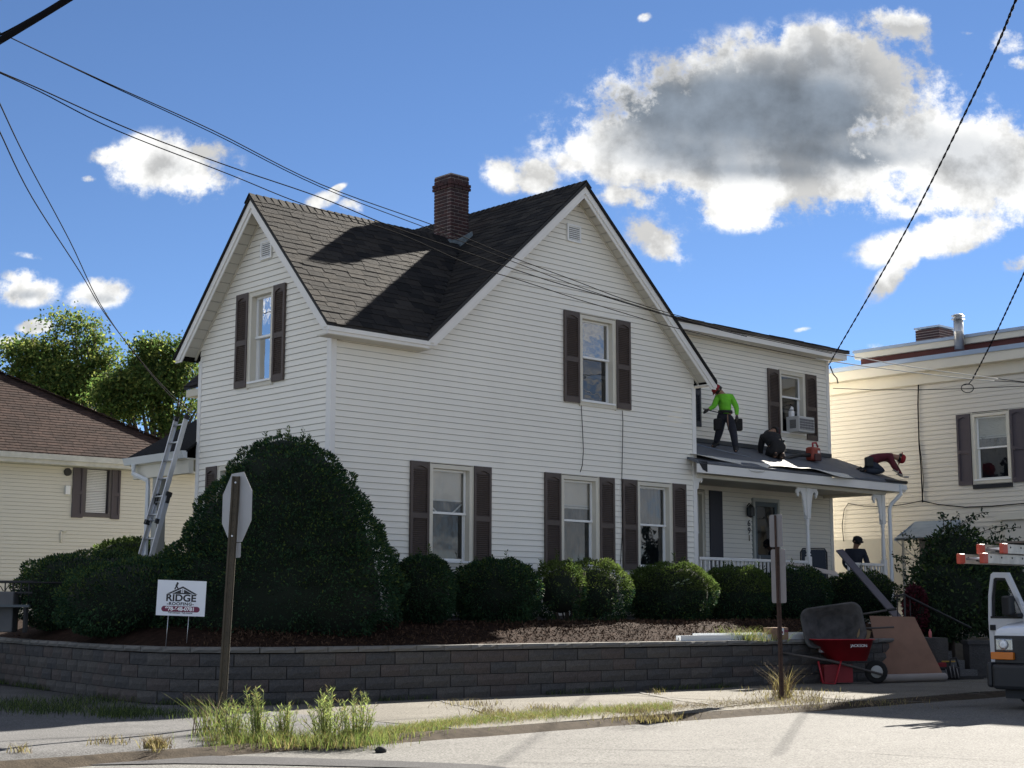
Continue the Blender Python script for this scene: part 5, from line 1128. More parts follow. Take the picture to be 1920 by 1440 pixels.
for nm,y0,w_,y1,zo in sec:
    e=bpy.data.objects.new(nm,None); COL.objects.link(e); e.parent=el; e.location=(0,y0,zo); L_=y1-y0
    ladder(e,L_,w_,int(L_/.30),rail=(.085,.03))
s=MB(); s.box(-.24,-.16,2.12,2.30,-.03,.03); s.box(.16,.24,2.12,2.30,-.03,.03); s.obj('rung_lock',m_black,el)
# ================================================================== MATERIAL LYING ABOUT
def top_obj(mb_,name,m,label,cat,loc=None,bevel=0,**k): o=mb_.obj(name,m,None,bevel=bevel,label=label,cat=cat,**k); return o
# white gutter sections on the wall top
z=.735
for i,(x0,x1,yy,Y0,dz,lab) in enumerate(((1268,1530,1190,24.3,.0,'front white gutter length lying on the wall top in the sun'),(1285,1545,1186,24.8,.03,'rear white gutter length lying behind the other on the wall top'))):
    a0,_=H.l(dpt(x0,yy,Y0))[:2],0; pa=H.l(dpt(x0,yy,Y0)); 
    aa=pa[0]; bb=wall_b(aa)+.22+i*.13; p=Vector(H.w(aa,bb,z+dz)); L=3.3; q=Vector(H.w(aa+L,wall_b(aa+L)+.22+i*.13,z+dz))
    s=MB(); d=(q-p).normalized(); n=Vector((-d.y,d.x,0))
    prof=[(-.06,0),(.06,0),(.06,.085),(.052,.085),(.052,.008),(-.052,.008),(-.062,.085),(-.075,.085)]
    s.prism([tuple(p+n*u+Vector((0,0,v))) for u,v in prof],tuple(q-p)); s.obj('gutter_length',m_gutter,label=lab,cat='gutter',group='gutter sections on the wall top')
bx=H.l(dpt(1472,1190,25.8)); s=empty('parcel',H.w(bx[0]-.3,wall_b(bx[0])+.25,.735),YAW-R_(12),label='small brown cardboard box on the wall behind the double sign post',cat='box')
b=MB(); b.box(-.17,.17,-.12,.12,0,.20); b.obj('carton',mat('cardboard',(.26,.16,.105),.9,.15,6),s,bevel=.004); b=MB(); b.box(-.02,.07,-.1225,-.1205,.08,.19); b.obj('shipping_label',m_white,s); b=MB(); b.box(.075,.165,-.1224,-.1206,.13,.155); b.box(.0,.05,-.1235,-.123,.10,.14); b.obj('label_print',m_rd,s)
# red wheelbarrow
def tub(s,L0,L1,W0,W1,h,lip=.02,th=.012,n=6,skew=.12):
    """open rounded tub, mouth up; returns verts in MB"""
    def ring(L,Wd,z,r,cx=0):
        P=[]
        for sx,sy,a0 in((1,1,0),(-1,1,90),(-1,-1,180),(1,-1,270)):
            for k in range(n): a=R_(a0+90*k/(n-1)); P.append((cx+sx*(L/2-r)+r*math.cos(a),sy*(Wd/2-r)+r*math.sin(a),z))
        return P
    R0=ring(L0,W0,0,.08,skew); R1=ring(L1,W1,h,.16); R2=ring(L1+lip*2,W1+lip*2,h+.006,.17); R3=ring(L1+lip*2,W1+lip*2,h-.014,.17); 
    Ri0=ring(L0-th*2,W0-th*2,th,.07,skew); Ri1=ring(L1-th*2,W1-th*2,h,.15); m=len(R0)
    s.add(R0+R1+R3+R2+Ri1+Ri0,[(a*m+i,a*m+(i+1)%m,(a+1)*m+(i+1)%m,(a+1)*m+i) for a in range(5) for i in range(m)],True); b=len(s.v)-6*m; s.mi[-2*m:]=[1]*(2*m)
    s.f.append(tuple(b+i for i in range(m))[::-1]); s.f.append(tuple(b+5*m+i for i in range(m))); s.mi+=[0,1]; s.sm+=[False,False]
m_redp=mat('barrow_red',(.36,.012,.022),.45,.25,4); m_grn=mat('barrow_green',(.022,.075,.058),.5,.25,4); m_wood=mat('handle_wood',(.085,.075,.07),.8,.2,6); m_tread=mat('tyre',(.012,.012,.012),.9); m_rim=mat('pale_rim',(.42,.42,.40),.5)
def barrow_parts(par,tubm,stained=None,band=None):
    s=MB(); tub(s,.55,1.0,.42,.66,.34); t=s.obj('tub',[tubm,tubm],par); t.location=(0,0,.36)
    for sy in(-1,1):
        s=MB(); s.tube([(-1.05,sy*.30,.50),(-.2,sy*.24,.36),(.66,sy*.07,.14)],[.018,.022,.022],6); s.obj('handle',m_wood,par)
        s=MB(); s.tube([(-.42,sy*.24,.36),(-.36,sy*.26,.02),(-.16,sy*.24,.0),(-.05,sy*.22,.36)],.016,6); s.obj('leg',tubm,par)
    s=MB(); s.lathe([(.10,-.035),(.165,-.04),(.185,-.02),(.185,.02),(.165,.04),(.10,.035)],(.58,0,.185),18,'y'); w=s.obj('wheel',m_tread,par); s=MB(); s.lathe([(.02,-.045),(.10,-.036),(.11,0),(.10,.036),(.02,.045)],(.58,0,.185),14,'y'); s.obj('rim',m_rim,w)
    return t
g=gnd(1570,1280,0); rb=empty('wheelbarrow',(g[0]+.0,g[1]-.28,0),R_(4),label='red wheelbarrow standing on its legs against the block wall',cat='wheelbarrow')
t=barrow_parts(rb,m_redp); rb.scale=(1.06,1.0,1.06)
s=MB(); s.box(-.30,.16,-.14,.14,.02,.30); s.obj('red_tray',mat('barrow_red_dark',(.20,.012,.018),.6),rb) 
text('JACKSON',.062,m_white,rb,Matrix.Translation((.22,-.325,.60))@Matrix.Rotation(R_(75),4,'X'),ext=.001)
s=MB(); s.box(-.37,-.20,-.318,-.312,.53,.66); o=s.obj('sticker',mat('worn_sticker',(.50,.48,.48),.6,.7,24),rb); o.rotation_euler=(R_(-14),0,0); o.location=(0,.07,-.10)
# green barrow tipped over the red one, mouth toward the street
g2=empty('wheelbarrow',(g[0]-.10,g[1]-.38,.93),0,label='green wheelbarrow tipped on top of the red one, muddy inside facing the street',cat='wheelbarrow')
s=MB(); tub(s,.58,1.02,.44,.66,.32,skew=.1); s_t=s; t=s.obj('tub',[m_grn,mat('dried_mud',(.085,.082,.082),.9,.6,5,bump=.5)],g2); t.matrix_local=Matrix.Translation((-.02,.26,-.02))@Matrix.Rotation(R_(-8),4,'Y')@Matrix.Rotation(R_(78),4,'X'); 
for k,(zz) in enumerate((-.16,.22)): s=MB(); s.tube([(-.2,.34,zz*.5),(.45,.30,zz*.6+.08),(1.05,.16,.14+zz*.8)],[.02,.02,.018],6); s.obj('handle',m_wood,g2)
s=MB(); s.tube([(.95,.18,.13+.17),(1.10,.15,.15+.17)],.024,8); s.obj('grip',m_black,g2)
s=MB(); s.box(.42,.62,.05,.2,-.36,.10); o=s.obj('scrap_board',mat('raw_wood',(.30,.21,.11),.8,.2,5),None,label='short raw wood board wedged behind the green barrow',cat='board'); o.location=g2.location; o.rotation_euler=(0,R_(14),0)
# plywood sheet, tube, tool bag
w=gnd(1740,1273,0); zt=1.0
P0=Vector(gnd(1652,1276,0)); P1=Vector(gnd(1744,1271,0)); P0.y-=.06;P1.y=P0.y+.12
tl=Vector(dpt(1630,1155,P0.y+.30)); tr_=Vector(dpt(1714,1157,P1.y+.30)); s=MB(); s.add([tuple(P0),tuple(P1),tuple(tr_),tuple(tl)],[]); 
nrm=(P1-P0).cross(tl-P0).normalized()*.012; s=MB(); s.prism([tuple(P0),tuple(P1),tuple(tr_),tuple(tl)],tuple(nrm)); s.obj('hardboard_sheet',mat('hardboard',(.245,.135,.090),.75,.22,2.2,bump=.1),None,label='brown hardboard sheet with chalky scuffs leaning on the wall',cat='board')
for k in range(7):
    u,v=random.uniform(.15,.8),random.uniform(.15,.7); c=P0.lerp(P1,u).lerp(tl.lerp(tr_,u),v)-nrm.normalized()*.003 if nrm.y>0 else P0.lerp(P1,u).lerp(tl.lerp(tr_,u),v)+nrm.normalized()*.015
g=gnd(1638,1279,0); h_=gnd(1768,1275,0); s=empty('cardboard_tube',(g[0]-.03,g[1]-.24,.067),math.atan2(h_[1]-g[1],h_[0]-g[0]),label='thick grey cardboard tube lying on the pavement before the board',cat='tube')
L=math.hypot(h_[0]-g[0],h_[1]-g[1]); b=MB(); b.lathe([(.048,0),(.068,0),(.070,.01),(.069,L-.01),(.066,L),(.048,L)],n=22,axis='x'); b.obj('roll',mat('tube_card',(.27,.24,.22),.8,.12,3),s); b=MB(); b.lathe([(.0465,.002),(.0465,.03)],n=18,axis='x'); b.obj('hollow',m_black,s)
g=gnd(1774,1274,0); tb=empty('tool_bag',(g[0]+.10,g[1]+.18,0),R_(-14),label='black and red tool bag with yellow trim by the brown board',cat='tool bag')
b=MB(); b.box(-.20,.20,-.12,.14,0,.22); b.obj('bag_body',mat('bag_black',(.014,.014,.016),.8),tb,bevel=.03); b=MB(); b.box(-.24,-.03,-.10,.12,.10,.30); b.obj('red_pocket',mat('bag_red',(.22,.012,.02),.7),tb,bevel=.03)
b=MB(); b.box(-.12,.12,-.08,.02,.301,.325); b.obj('yellow_trim',mat('bag_yellow',(.38,.24,.04),.7),tb,bevel=.008); b=MB(); b.tube([(.02,-.1,.22),(.04,-.06,.36),(.14,0,.38),(.18,.02,.22)],.018,7); b.obj('carry_handle',m_black,tb)
for x,h2 in((-.02,.18),(.05,.24),(.11,.26),(.17,.2)): b=MB(); b.tube([(x,-.135,.02),(x-.03,-.13,h2)],.009,5); b.obj('tool_handle',mat('tool_grey',(.20,.19,.19),.5),tb)
for x,y,c,nm,lab in((1726,1190,(.30,.22,.05),'glue_bottle','small yellow bottle standing on the end of the wall'),(1744,1188,(.50,.13,.13),'spray_can','small pink spray can standing on the end of the wall'),(1716,1192,(.45,.42,.36),'cup','small pale cup lying on the end of the wall left of the yellow bottle')):
    p=H.l(dpt(x,y,27.2)); w=H.w(min(p[0],10.55),wall_b(10.4)+.18+(.0 if nm!='cup' else .05),.735); w=dpt(x,y+3,27.6); w=(w[0],w[1],.735); b=MB(); b.lathe([(.028,0),(.03,.01),(.03,.10),(.012,.125),(.012,.15)],n=10); o=b.obj(nm,mat(nm,c,.5),None,label=lab,cat=nm.split('_')[-1]); o.location=w
b=MB(); p=dpt(1735,1196,27.6); b.box(p[0]-.45,p[0]+.35,27.4,28.4,.0,.732); b.obj('low_wall',m_block[0],None,label='short low block wall end carrying bottles right of the brown board',cat='wall')
b=MB(); p=gnd(1850,1270,0); b.box(p[0]-.30,p[0]+.9,p[1],p[1]+.4,0,.60); b.box(p[0]-.33,p[0]+.93,p[1]-.03,p[1]+.43,.601,.67); b.obj('low_wall',m_block[2],None,label='dark low wall pier just left of the van bumper',cat='wall')
st=empty('front_steps',dpt(1785,1270,27.4)[:2]+(0,),R_(30),label='dark concrete steps between the two low walls',cat='steps')
for i in range(4): b=MB(); b.box(-.65,.65,i*.30,1.3,i*.16,(i+1)*.16-.002); b.obj('step',m_conc2,st)
b=MB(); p=gnd(1818,1273,0); b.box(p[0]-.25,p[0]+.25,p[1]-.03,p[1]+.10,0,.05); b.obj('rubber_mat',m_black,None,label='black strip lying flat on the pavement left of the van',cat='mat')
hr=empty('iron_railing',dpt(1700,1190,28.2)[:2]+(.5,),R_(20),label='black iron handrail going down by the red shrub',cat='railing')
b=MB(); b.tube([(-.25,0,.98),(-.02,0,1.02),(.05,0,.98),(1.0,-.6,.40)],.022,6); b.obj('hand_rail',m_black,hr)
for x in(-.18,-.02,.1): b=MB(); b.tube([(x,0,0),(x,0,1.0 if x<.1 else .93)],.02 if x==-.02 else .010,5); b.obj('baluster',m_black,hr)
b=MB(); b.tube([(-.2,0,.2),(.12,0,.2)],.01,5); b.obj('bottom_rail',m_black,hr)
# plank leaning across the end bush
pA=Vector(dpt(1574,1032,31.8)); pB=Vector(dpt(1684,1158,28.6)); s=MB(); s.bar(pA,pB,.15,.035,(0,-1,.3)); s.obj('plank',mat('grey_plank',(.115,.105,.125),.7,.2,3),None,label='long grey plank leaning down across the rightmost globe bush',cat='plank')
pA=dpt(1478,1062,30.4);pB=dpt(1573,1081,30.0); s=MB(); s.prism([pA,pB,(pB[0]+.1,pB[1]+.7,pB[2]+.10),(pA[0]+.1,pA[1]+.7,pA[2]+.10)],(0,0,.018)); s.obj('panel',mat('pale_panel',(.45,.40,.36),.6),None,label='thin pale panel lying on top of the globe bushes',cat='board')
s=MB(); c=dpt(1487,1066,29.9); s.tube([(c[0]-.1,c[1],c[2]+.03),(c[0],c[1],c[2]-.02),(c[0]+.12,c[1],c[2])],[.02,.028,.015],6); s.obj('paper_scrap',m_white,None,label='crumpled white scrap lying on the pale panel',cat='scrap')
s=MB()
for (x,y) in((1258,1099),(1266,1094),(1274,1096),(1284,1088),(1289,1094),(1262,1105),(1279,1090)):
    a=Vector(dpt(x,y,H.w(6.9,-1.72)[1])); s.add([tuple(a),tuple(a+Vector((.05,-.02,.035))),tuple(a+Vector((.085,-.01,.02))),tuple(a+Vector((.04,.0,-.005)))],[(0,1,2,3)])
s.obj('pale_leaves',mat('variegated_leaf',(.35,.42,.30),.6),None,label='few pale leaves poking out of the sunlit globe bush',cat='leaves',kind='stuff')
# patio chair on the porch
cp_=H.w(13.55,.55,1.2); pc=empty('patio_chair',cp_,YAW-R_(30),label='tall dark sling chair on the porch beside the man',cat='chair')
m_sl=mat('sling_fabric',(.028,.036,.050),.8)
b=MB(); b.box(-.29,.29,-.02,0,.45,1.34); b.obj('backrest',m_sl,pc,bevel=.01); b=MB(); b.box(-.29,.29,-.55,-.03,.42,.45); b.obj('seat',m_sl,pc)
b=MB(); b.tube([(-.31,-.01,.0),(-.31,-.01,1.28),(-.26,-.01,1.36),(.26,-.01,1.36),(.31,-.01,1.28),(.31,-.01,0)],.016,6); b.tube([(-.31,-.55,0),(-.31,-.55,.65),(-.31,-.02,.70)],.014,6); b.tube([(.31,-.55,0),(.31,-.55,.65),(.31,-.02,.70)],.014,6); b.obj('frame',m_black,pc)
pp=empty('roof_blower',H.w(14.12,.88,pr(.88)),YAW,label='red backpack leaf blower lying on the porch roof beside the kneeling man',cat='blower')
b=MB(); b.box(-.16,.16,-.10,.12,.03,.34); b.obj('engine_housing',mat('blower_red',(.30,.05,.03),.5,.2,9),pp,bevel=.05); b=MB(); b.box(-.13,.10,-.15,-.101,.02,.18); b.obj('fan_cover',mat('blower_dark',(.07,.03,.03),.6),pp,bevel=.02); b=MB(); b.tube([(-.05,-.02,.33),(-.03,0,.43),(.10,0,.45),(.17,0,.36)],.022,7); b.obj('top_handle',m_redp,pp)
b=MB(); b.tube([(-.15,0,.15),(-.5,.02,.13),(-1.0,.05,.02),(-1.35,.05,-.04)],[.05,.045,.04,.045],9); b.obj('blow_tube',m_black,pp); b=MB(); b.box(.02,.10,-.103,-.099,.2,.26); b.obj('sticker',m_white,pp)
br=MB(); br.tube([H.w(9.1,1.35,pr(1.35)+.12),H.w(11.15,.35,pr(.35)+.05)],.012,5); br.obj('pry_bar',mat('steel_blue',(.16,.19,.24),.4,metal=.6),None,label='long steel bar lying on the porch roof near the standing man',cat='bar')
# clutter at far left behind the corner
lf=empty('iron_bench',dpt(20,1090,24.5)[:2]+(.85,),R_(10),label='ornate black iron garden bench back at the left edge of the yard',cat='bench')
b=MB(); b.box(-.6,.35,-.02,.0,.62,.65); b.box(-.6,.35,-.02,.0,.80,.83); b.obj('bench_rails',m_black,lf)
for i in range(8): x=-.58+i*.125; b=MB(); b.tube([(x,-.01,.45),(x,-.01,.82)],.012,5); b.tube([(x,-.01,.66),(x+.05,-.01,.74),(x+.1,-.01,.66)],.010,5); b.obj('bench_scroll',m_black,lf)
b=MB(); b.box(-.6,.35,-.3,.02,.40,.44); b.obj('seat',mat('bench_grey',(.10,.12,.13),.6),lf)
for x in(-.5,.28):
    for y_ in(-.26,0): b=MB(); b.box(x-.02,x+.02,y_-.02,y_+.02,0,.398); b.obj('leg',m_black,lf)
b=MB(); b.tube([dpt(-60,1091,23.2),dpt(128,1093,23.4)],.016,6); b.obj('rail_pipe',m_black,None,label='thin black rail running level across the far left bushes',cat='rail')
s=MB(); p=dpt(10,1150,24.4); s.box(p[0]-.5,p[0]+.12,24.4,24.7,.85,1.5); s.obj('utility_box',mat('box_grey',(.13,.13,.13),.7,.2,4),None,label='grey utility box under the black rail at the left edge',cat='utility box',bevel=.02)
# ================================================================== WIRES
def wire(pix,r,label,group=None,m=None,n=6,name='overhead_cable',depthf=None,twist=False):
    df=depthf or (lambda x:16+14*x/1920); C=[]
    P=[Vector(dpt(x,y,df(x) if len(t_)==2 else t_[2])) for t_ in pix for x,y in [t_[:2]]]
    for i in range(len(P)-1):
        p0=P[max(i-1,0)];p1=P[i];p2=P[i+1];p3=P[min(i+2,len(P)-1)]
        for k in range(n): t=k/n; C.append(.5*((2*p1)+(p2-p0)*t+(2*p0-5*p1+4*p2-p3)*t*t+(3*p1-p0-3*p2+p3)*t**3))
    C.append(P[-1])
    s=MB()
    if twist:
        L=0;C2=[];A=[];B=[]
        for i in range(len(C)-1):
            seg=(C[i+1]-C[i]).length; k=max(2,int(seg/.07))
            for j in range(k):
                c=C[i].lerp(C[i+1],j/k); L+=seg/k; A.append(c+Vector((math.cos(L*8),.0,math.sin(L*8)))*r*.8); B.append(c-Vector((math.cos(L*8),.0,math.sin(L*8)))*r*.8)
        s.tube(A,r*.8,5); s.tube(B,r*.8,5)
    else: s.tube([tuple(c) for c in C],r*(.8 if r<.0125 else 1),6)
    return s.obj(name,m or m_wire,None,label=label,cat='cable',group=group)
WG='overhead cables crossing in front of the gables'
wire([(-150,-10),(12,67),(200,155),(400,245),(600,345),(820,425),(955,480),(1080,527),(1167,560),(1265,590),(1397,625),(1560,661)],.0085,'uppermost of the thin black cables crossing above both roofs',WG)
wire([(12,67),(200,157),(400,250),(600,350),(820,435),(945,484),(1092,540),(1172,566),(1280,598),(1397,628),(1560,663)],.0075,'cable hanging just under the uppermost one across the chimney',WG)
wire([(-150,70),(0,135),(75,167),(250,245),(430,312),(600,370),(735,425),(880,475),(950,500),(1042,530),(1130,555),(1212,580),(1290,603),(1400,631)],.0095,'third cable from the top, passing over the left gable peak',WG)
wire([(-150,72),(0,137),(75,172),(220,245),(430,327),(575,385),(740,435),(880,496),(980,527),(1080,560),(1130,575),(1230,605),(1280,618),(1380,642),(1530,673)],.0085,'lowest cable of the group, running across the white gable wall',WG)
wire([(1560,661),(1691,685),(1780,698),(1871,710)],.0115,'upper sunlit cable stretch painted pale before the beige building',None,m_wirelit); wire([(1530,673),(1654,691),(1804,709),(1864,714)],.0115,'lower sunlit cable stretch painted pale before the beige building',None,m_wirelit)
wire([(1871,710),(1920,716),(2000,722)],.010,'black cable continuing from the upper pale sunlit stretch to the right edge'); wire([(1864,714),(1920,717),(2000,721)],.010,'black cable continuing from the lower pale sunlit stretch to the right edge')
wire([(-10,82,9),(30,58,9),(125,0,9),(200,-48,9)],.022,'thick black cable bundle cutting the top left corner of the view',n=4)
wire([(-10,70,9.1),(30,50,9.1),(118,0,9.1),(190,-42,9.1)],.008,'thin strand riding along the thick bundle at the top left corner',n=4)
wire([(1925,-50,14),(1905,0,15),(1840,150,19),(1700,430,26),(1568,660,33.5),(1554,684,34.8)],.011,'long twisted black service cable dropping to the corner of the wing',twist=True)
wire([(1935,480,24),(1870,620,29),(1840,680,32),(1823,712,33.6)],.011,'short twisted black cable dropping to the beige building at the right edge',twist=True)
LG='cables falling behind the left gable'
wire([(-20,150,17),(0,195,18),(50,300,21),(130,450,25),(200,590,29),(300,722,34),(378,797,38)],.012,'steeper of the left cables, starting higher at the left edge',LG)
wire([(-20,205,17),(0,248,18),(60,370,21),(150,510,25),(205,600,29),(300,718,34),(378,788,38)],.012,'left cable starting lower at the left edge',LG)
def wl2(fr,pix,d,r,label,m=None,name='cable'):
    P=[]
    for x,y in pix:
        if fr=='A': a,z=H.A(x,y,-d); P.append(H.w(a,-d,z))
        else: b,z=H.B(x,y,RX-d); P.append(H.w(RX-d,b,z))
    s=MB(); s.tube(P,r,5); return s.obj(name,m or m_wire,None,label=label,cat='cable')
wl2('A',[(1090,760),(1092,800),(1094,845),(1092,872),(1088,885)],.03,.006,'thin cable hanging on the gable wall from the upper window sill')
wl2('A',[(1167,770),(1168,790),(1166,900),(1167,1000),(1163,1058)],.03,.006,'thin cable running down the wall beside the right ground floor window')
wl2('B',[(1562,728),(1640,731),(1720,731),(1800,729),(1920,724)],.9,.009,'level black cable in front of the beige building wall')
wl2('B',[(1640,697),(1690,707),(1722,712)],.08,.010,'short cable reaching the top of the wall conduit')
wl2('B',[(1722,712),(1721,760),(1723,830),(1727,880),(1730,942)],.05,.016,'vertical conduit down the beige building wall')
wl2('B',[(1724,830),(1732,900),(1729,938)],.06,.007,'thin loop of wire beside the wall conduit')
wl2('B',[(1582,1015),(1579,985),(1583,955),(1590,944),(1620,949),(1660,950),(1700,945),(1728,939)],.06,.010,'drooping cable on the wall left of the conduit foot')
wl2('B',[(1728,939),(1760,946),(1810,951),(1860,949),(1930,943)],.06,.013,'drooping cable on the wall right of the conduit foot')
s=MB(); c=Vector(dpt(1812,728,33.5))
pts=[Vector(dpt(1823,712,33.5))]+[c+Vector((.13*math.cos(t)+.03*t/6,0,.10*math.sin(t))) for t in np.linspace(1.2,8.5,24)]; s.tube(pts,.010,5); s.obj('cable_loop',m_wire,None,label='coiled loop of spare black cable hanging before the beige wall',cat='cable')
s=MB(); s.tube([H.w(WR+.05,WB-.06,7.05),H.w(WR+.05,WB-.07,6.2),H.w(WR+.05,WB-.07,5.1),H.w(WR+.06,WB-.07,4.85)],.022,6); s.obj('service_conduit',mat('conduit_grey',(.25,.26,.27),.5),house)
s=MB(); s.tube([H.w(WR-.02,WB-.1,7.0),H.w(WR+.02,WB-.16,6.8),H.w(WR+.16,WB-.16,6.72),H.w(WR+.2,WB-.16,6.60)],.016,6); s.obj('service_head',m_black,None,label='black cable connector at the top corner of the wing',cat='cable')
# ================================================================== VAN
vf=H.w(4.95,-9.45,-.08); van=empty('van',vf,YAW,label='white work van with its passenger door open, parked at the right edge',cat='van')
m_vw=mat('van_white',(.62,.65,.70),.28,.04,1,coat=.6); m_vb=mat('bumper_black',(.012,.014,.018),.55); m_vd=mat('grille_dark',(.010,.012,.016),.45)
def mirror_poly(P): return P
def loft(secs,m,name,par,close=True,smooth=True):
    s=MB(); n=len(secs[0]); V=[p for c in secs for p in c]; s.add(V,[(i*n+k,i*n+(k+1)%n,(i+1)*n+(k+1)%n,(i+1)*n+k) for i in range(len(secs)-1) for k in range(n)],smooth)
    if close: s.f.append(tuple(range(n))[::-1]); s.f.append(tuple((len(secs)-1)*n+k for k in range(n))); s.mi+=[0,0]; s.sm+=[False,False]
    return s.obj(name,m,par)
def sec(l,w,z0,z1,r=.10,cr_=.03):
    """cross-section at l: rounded top"""
    P=[(l,-w,z0),(l,w,z0),(l,w,z1-r)]
    for k in range(1,5): a=R_(90*k/4); P.append((l,w-r*(1-math.cos(a)),z1-r+r*math.sin(a)))
    P.append((l,0,z1+cr_))
    for k in range(0,5): a=R_(90*k/4); P.append((l,-(w-r)-r*math.sin(a),z1-r+r*math.cos(a)))
    return P
loft([sec(.02,.90,.74,1.00,.05,.03),sec(.10,.955,.70,1.06,.07,.04),sec(.45,.985,.66,1.13,.09,.05),sec(1.10,.995,.60,1.20,.09,.05)],m_vw,'bonnet',van)
loft([sec(1.10,.995,.42,1.20,.05,.03),sec(1.60,.985,.42,1.80,.10,.03),sec(1.80,.975,.42,1.98,.14,.03),sec(2.2,.97,.42,2.04,.14,.03),sec(5.4,.97,.42,2.06,.14,.03),sec(5.55,.95,.45,2.0,.14,.03)],m_vw,'body',van)
b=MB(); b.add([(1.13,-.86,1.235),(1.13,.86,1.235),(1.74,.76,1.93),(1.74,-.76,1.93)],[(0,1,2,3)]); o=b.obj('windscreen',mat('auto_glass',(.02,.03,.04),.05,coat=1),van); o.location=(-.035,0,.04)
b=MB(); b.box(-.12,.14,-.90,.90,.26,.60); b.obj('bumper',m_vb,van,bevel=.05); b=MB(); b.box(-.10,.60,.901,.99,.28,.62); b.box(-.10,.60,-.99,-.901,.28,.62); b.obj('bumper_end',m_vb,van,bevel=.04)
b=MB(); b.box(.06,.30,-.80,.80,.14,.259); b.obj('air_dam',m_vb,van)
b=MB(); b.box(-.01,.10,-.90,.90,.601,.975); b.obj('grille_surround',m_vd,van,bevel=.015)
for i in range(4): b=MB(); b.box(-.028,-.011,-.56,.56,.66+i*.075,.69+i*.075); b.obj('grille_bar',m_vb,van)
for s_ in(1,-1):
    b=MB(); b.box(-.03,.05,min(s_*.62,s_*.87),max(s_*.62,s_*.87),.775,.935); o=b.obj('headlight',mat('lamp_chrome',(.55,.58,.60),.12,.3,12,metal=.7),van,bevel=.015)
    b=MB(); b.lathe([(.065,-.01),(.03,-.03),(0,-.02)],(-.035,s_*.745,.855),14,'x'); b.obj('bulb',mat('lamp_clear',(.8,.82,.85),.1),o); b=MB(); b.box(-.06,.10,min(s_*.60,s_*.93),max(s_*.60,s_*.93),.655,.755); b.obj('turn_signal',mat('amber_lens',(.55,.15,.01),.25),van,bevel=.01)
b=MB(); b.box(-.132,-.122,-.155,.155,.37,.53); pl=b.obj('number_plate',m_white,van); text('W',.095,mat('plate_ink',(.05,.06,.12),.5),pl,Matrix.Translation((-.134,.10,.445))@Matrix.Rotation(R_(-90),4,'Z')@Matrix.Rotation(R_(90),4,'X'),bold=.003); b=MB(); b.box(-.1335,-.1325,-.10,.12,.505,.517); b.obj('plate_strip',m_ink,pl)
for l in(.98,4.45):
    for s_ in(1,-1): b=MB(); b.lathe([(.19,-.12),(.33,-.125),(.365,-.08),(.365,.08),(.33,.125),(.19,.12)],(l,s_*.86,.365),24,'y'); w=b.obj('wheel',m_tread,van); b=MB(); b.lathe([(.0,-.10),(.19,-.11),(.20,.0),(.19,.11),(0,.10)],(l,s_*.86,.365),16,'y'); b.obj('rim',mat('steel_wheel',(.18,.18,.18),.5,metal=.5),w)
# arches and underside
b=MB(); b.box(.5,5.4,-.85,.85,.22,.415); b.obj('chassis',m_vb,van)
# open door, hinged at the front pillar
dr_=empty('door',(1.18,1.0,0)); dr_.parent=van; dr_.rotation_euler=(0,0,R_(60))
DO=[(0,.55),(1.02,.55),(1.05,1.18),(1.02,1.55),(.93,1.84),(.86,1.87),(.50,1.86),(.03,1.24),(0,1.15)]
DI=[(.12,1.20),(.97,1.20),(.95,1.50),(.87,1.77),(.82,1.79),(.54,1.78),(.13,1.27)]
s=MB(); 
low=[(0,.55),(1.02,.55),(1.05,1.18),(.97,1.195),(.12,1.195),(0,1.15)]
s.prism([(u,-.03,v) for u,v in low],(0,.06,0))
fr_o=[(1.05,1.18),(1.02,1.55),(.93,1.84),(.86,1.87),(.50,1.86),(.03,1.24),(0,1.15)]; fr_i=[(.97,1.195),(.95,1.50),(.87,1.77),(.82,1.79),(.54,1.78),(.13,1.27),(.12,1.195)]
for i in range(6): s.prism([(fr_o[i][0],-.03,fr_o[i][1]),(fr_o[i+1][0],-.03,fr_o[i+1][1]),(fr_i[i+1][0],-.03,fr_i[i+1][1]),(fr_i[i][0],-.03,fr_i[i][1])],(0,.06,0))
s.obj('door_shell',m_vw,dr_); s=MB(); 
for i in range(6):
    a,b_=fr_i[i],fr_i[i+1]; s.bar((a[0],0,a[1]),(b_[0],0,b_[1]),.075,.03,(0,1,0))
s.bar((.12,0,1.21),(.97,0,1.21),.075,.03); s.obj('window_seal',m_vb,dr_)
s=MB(); s.add([(u,0,v) for u,v in fr_i],[tuple(range(7))]); s.obj('window_glass',m_glass_lo if False else glass('car_glass',(.45,.50,.52),.08,1),dr_)
s=MB(); s.box(.18,.40,.10,.20,1.24,1.52); s.obj('mirror',m_vb,dr_,bevel=.03); s=MB(); s.box(.1,.3,.031,.12,1.22,1.27); s.obj('mirror_arm',m_vb,dr_); s=MB(); s.box(.85,.98,.031,.05,1.02,1.10); s.obj('handle',m_vb,dr_)
rk=empty('roof_rack',(0,0,0)); rk.parent=van
for l in(1.95,4.6):
    s=MB(); s.box(l-.03,l+.03,-.95,1.12,1.90,1.93); s.obj('cross_bar',m_metal,rk)
    for w_ in(-.88,.90): s=MB(); s.box(l-.03,l+.03,w_-.02,w_+.02,1.80,1.899); s.obj('rack_foot',m_metal,rk)
m_orange=mat('ladder_red_cap',(.50,.07,.035),.5,.2,9); m_rail=mat('worn_aluminium_rail',(.60,.58,.52),.5,.3,7,metal=.35)
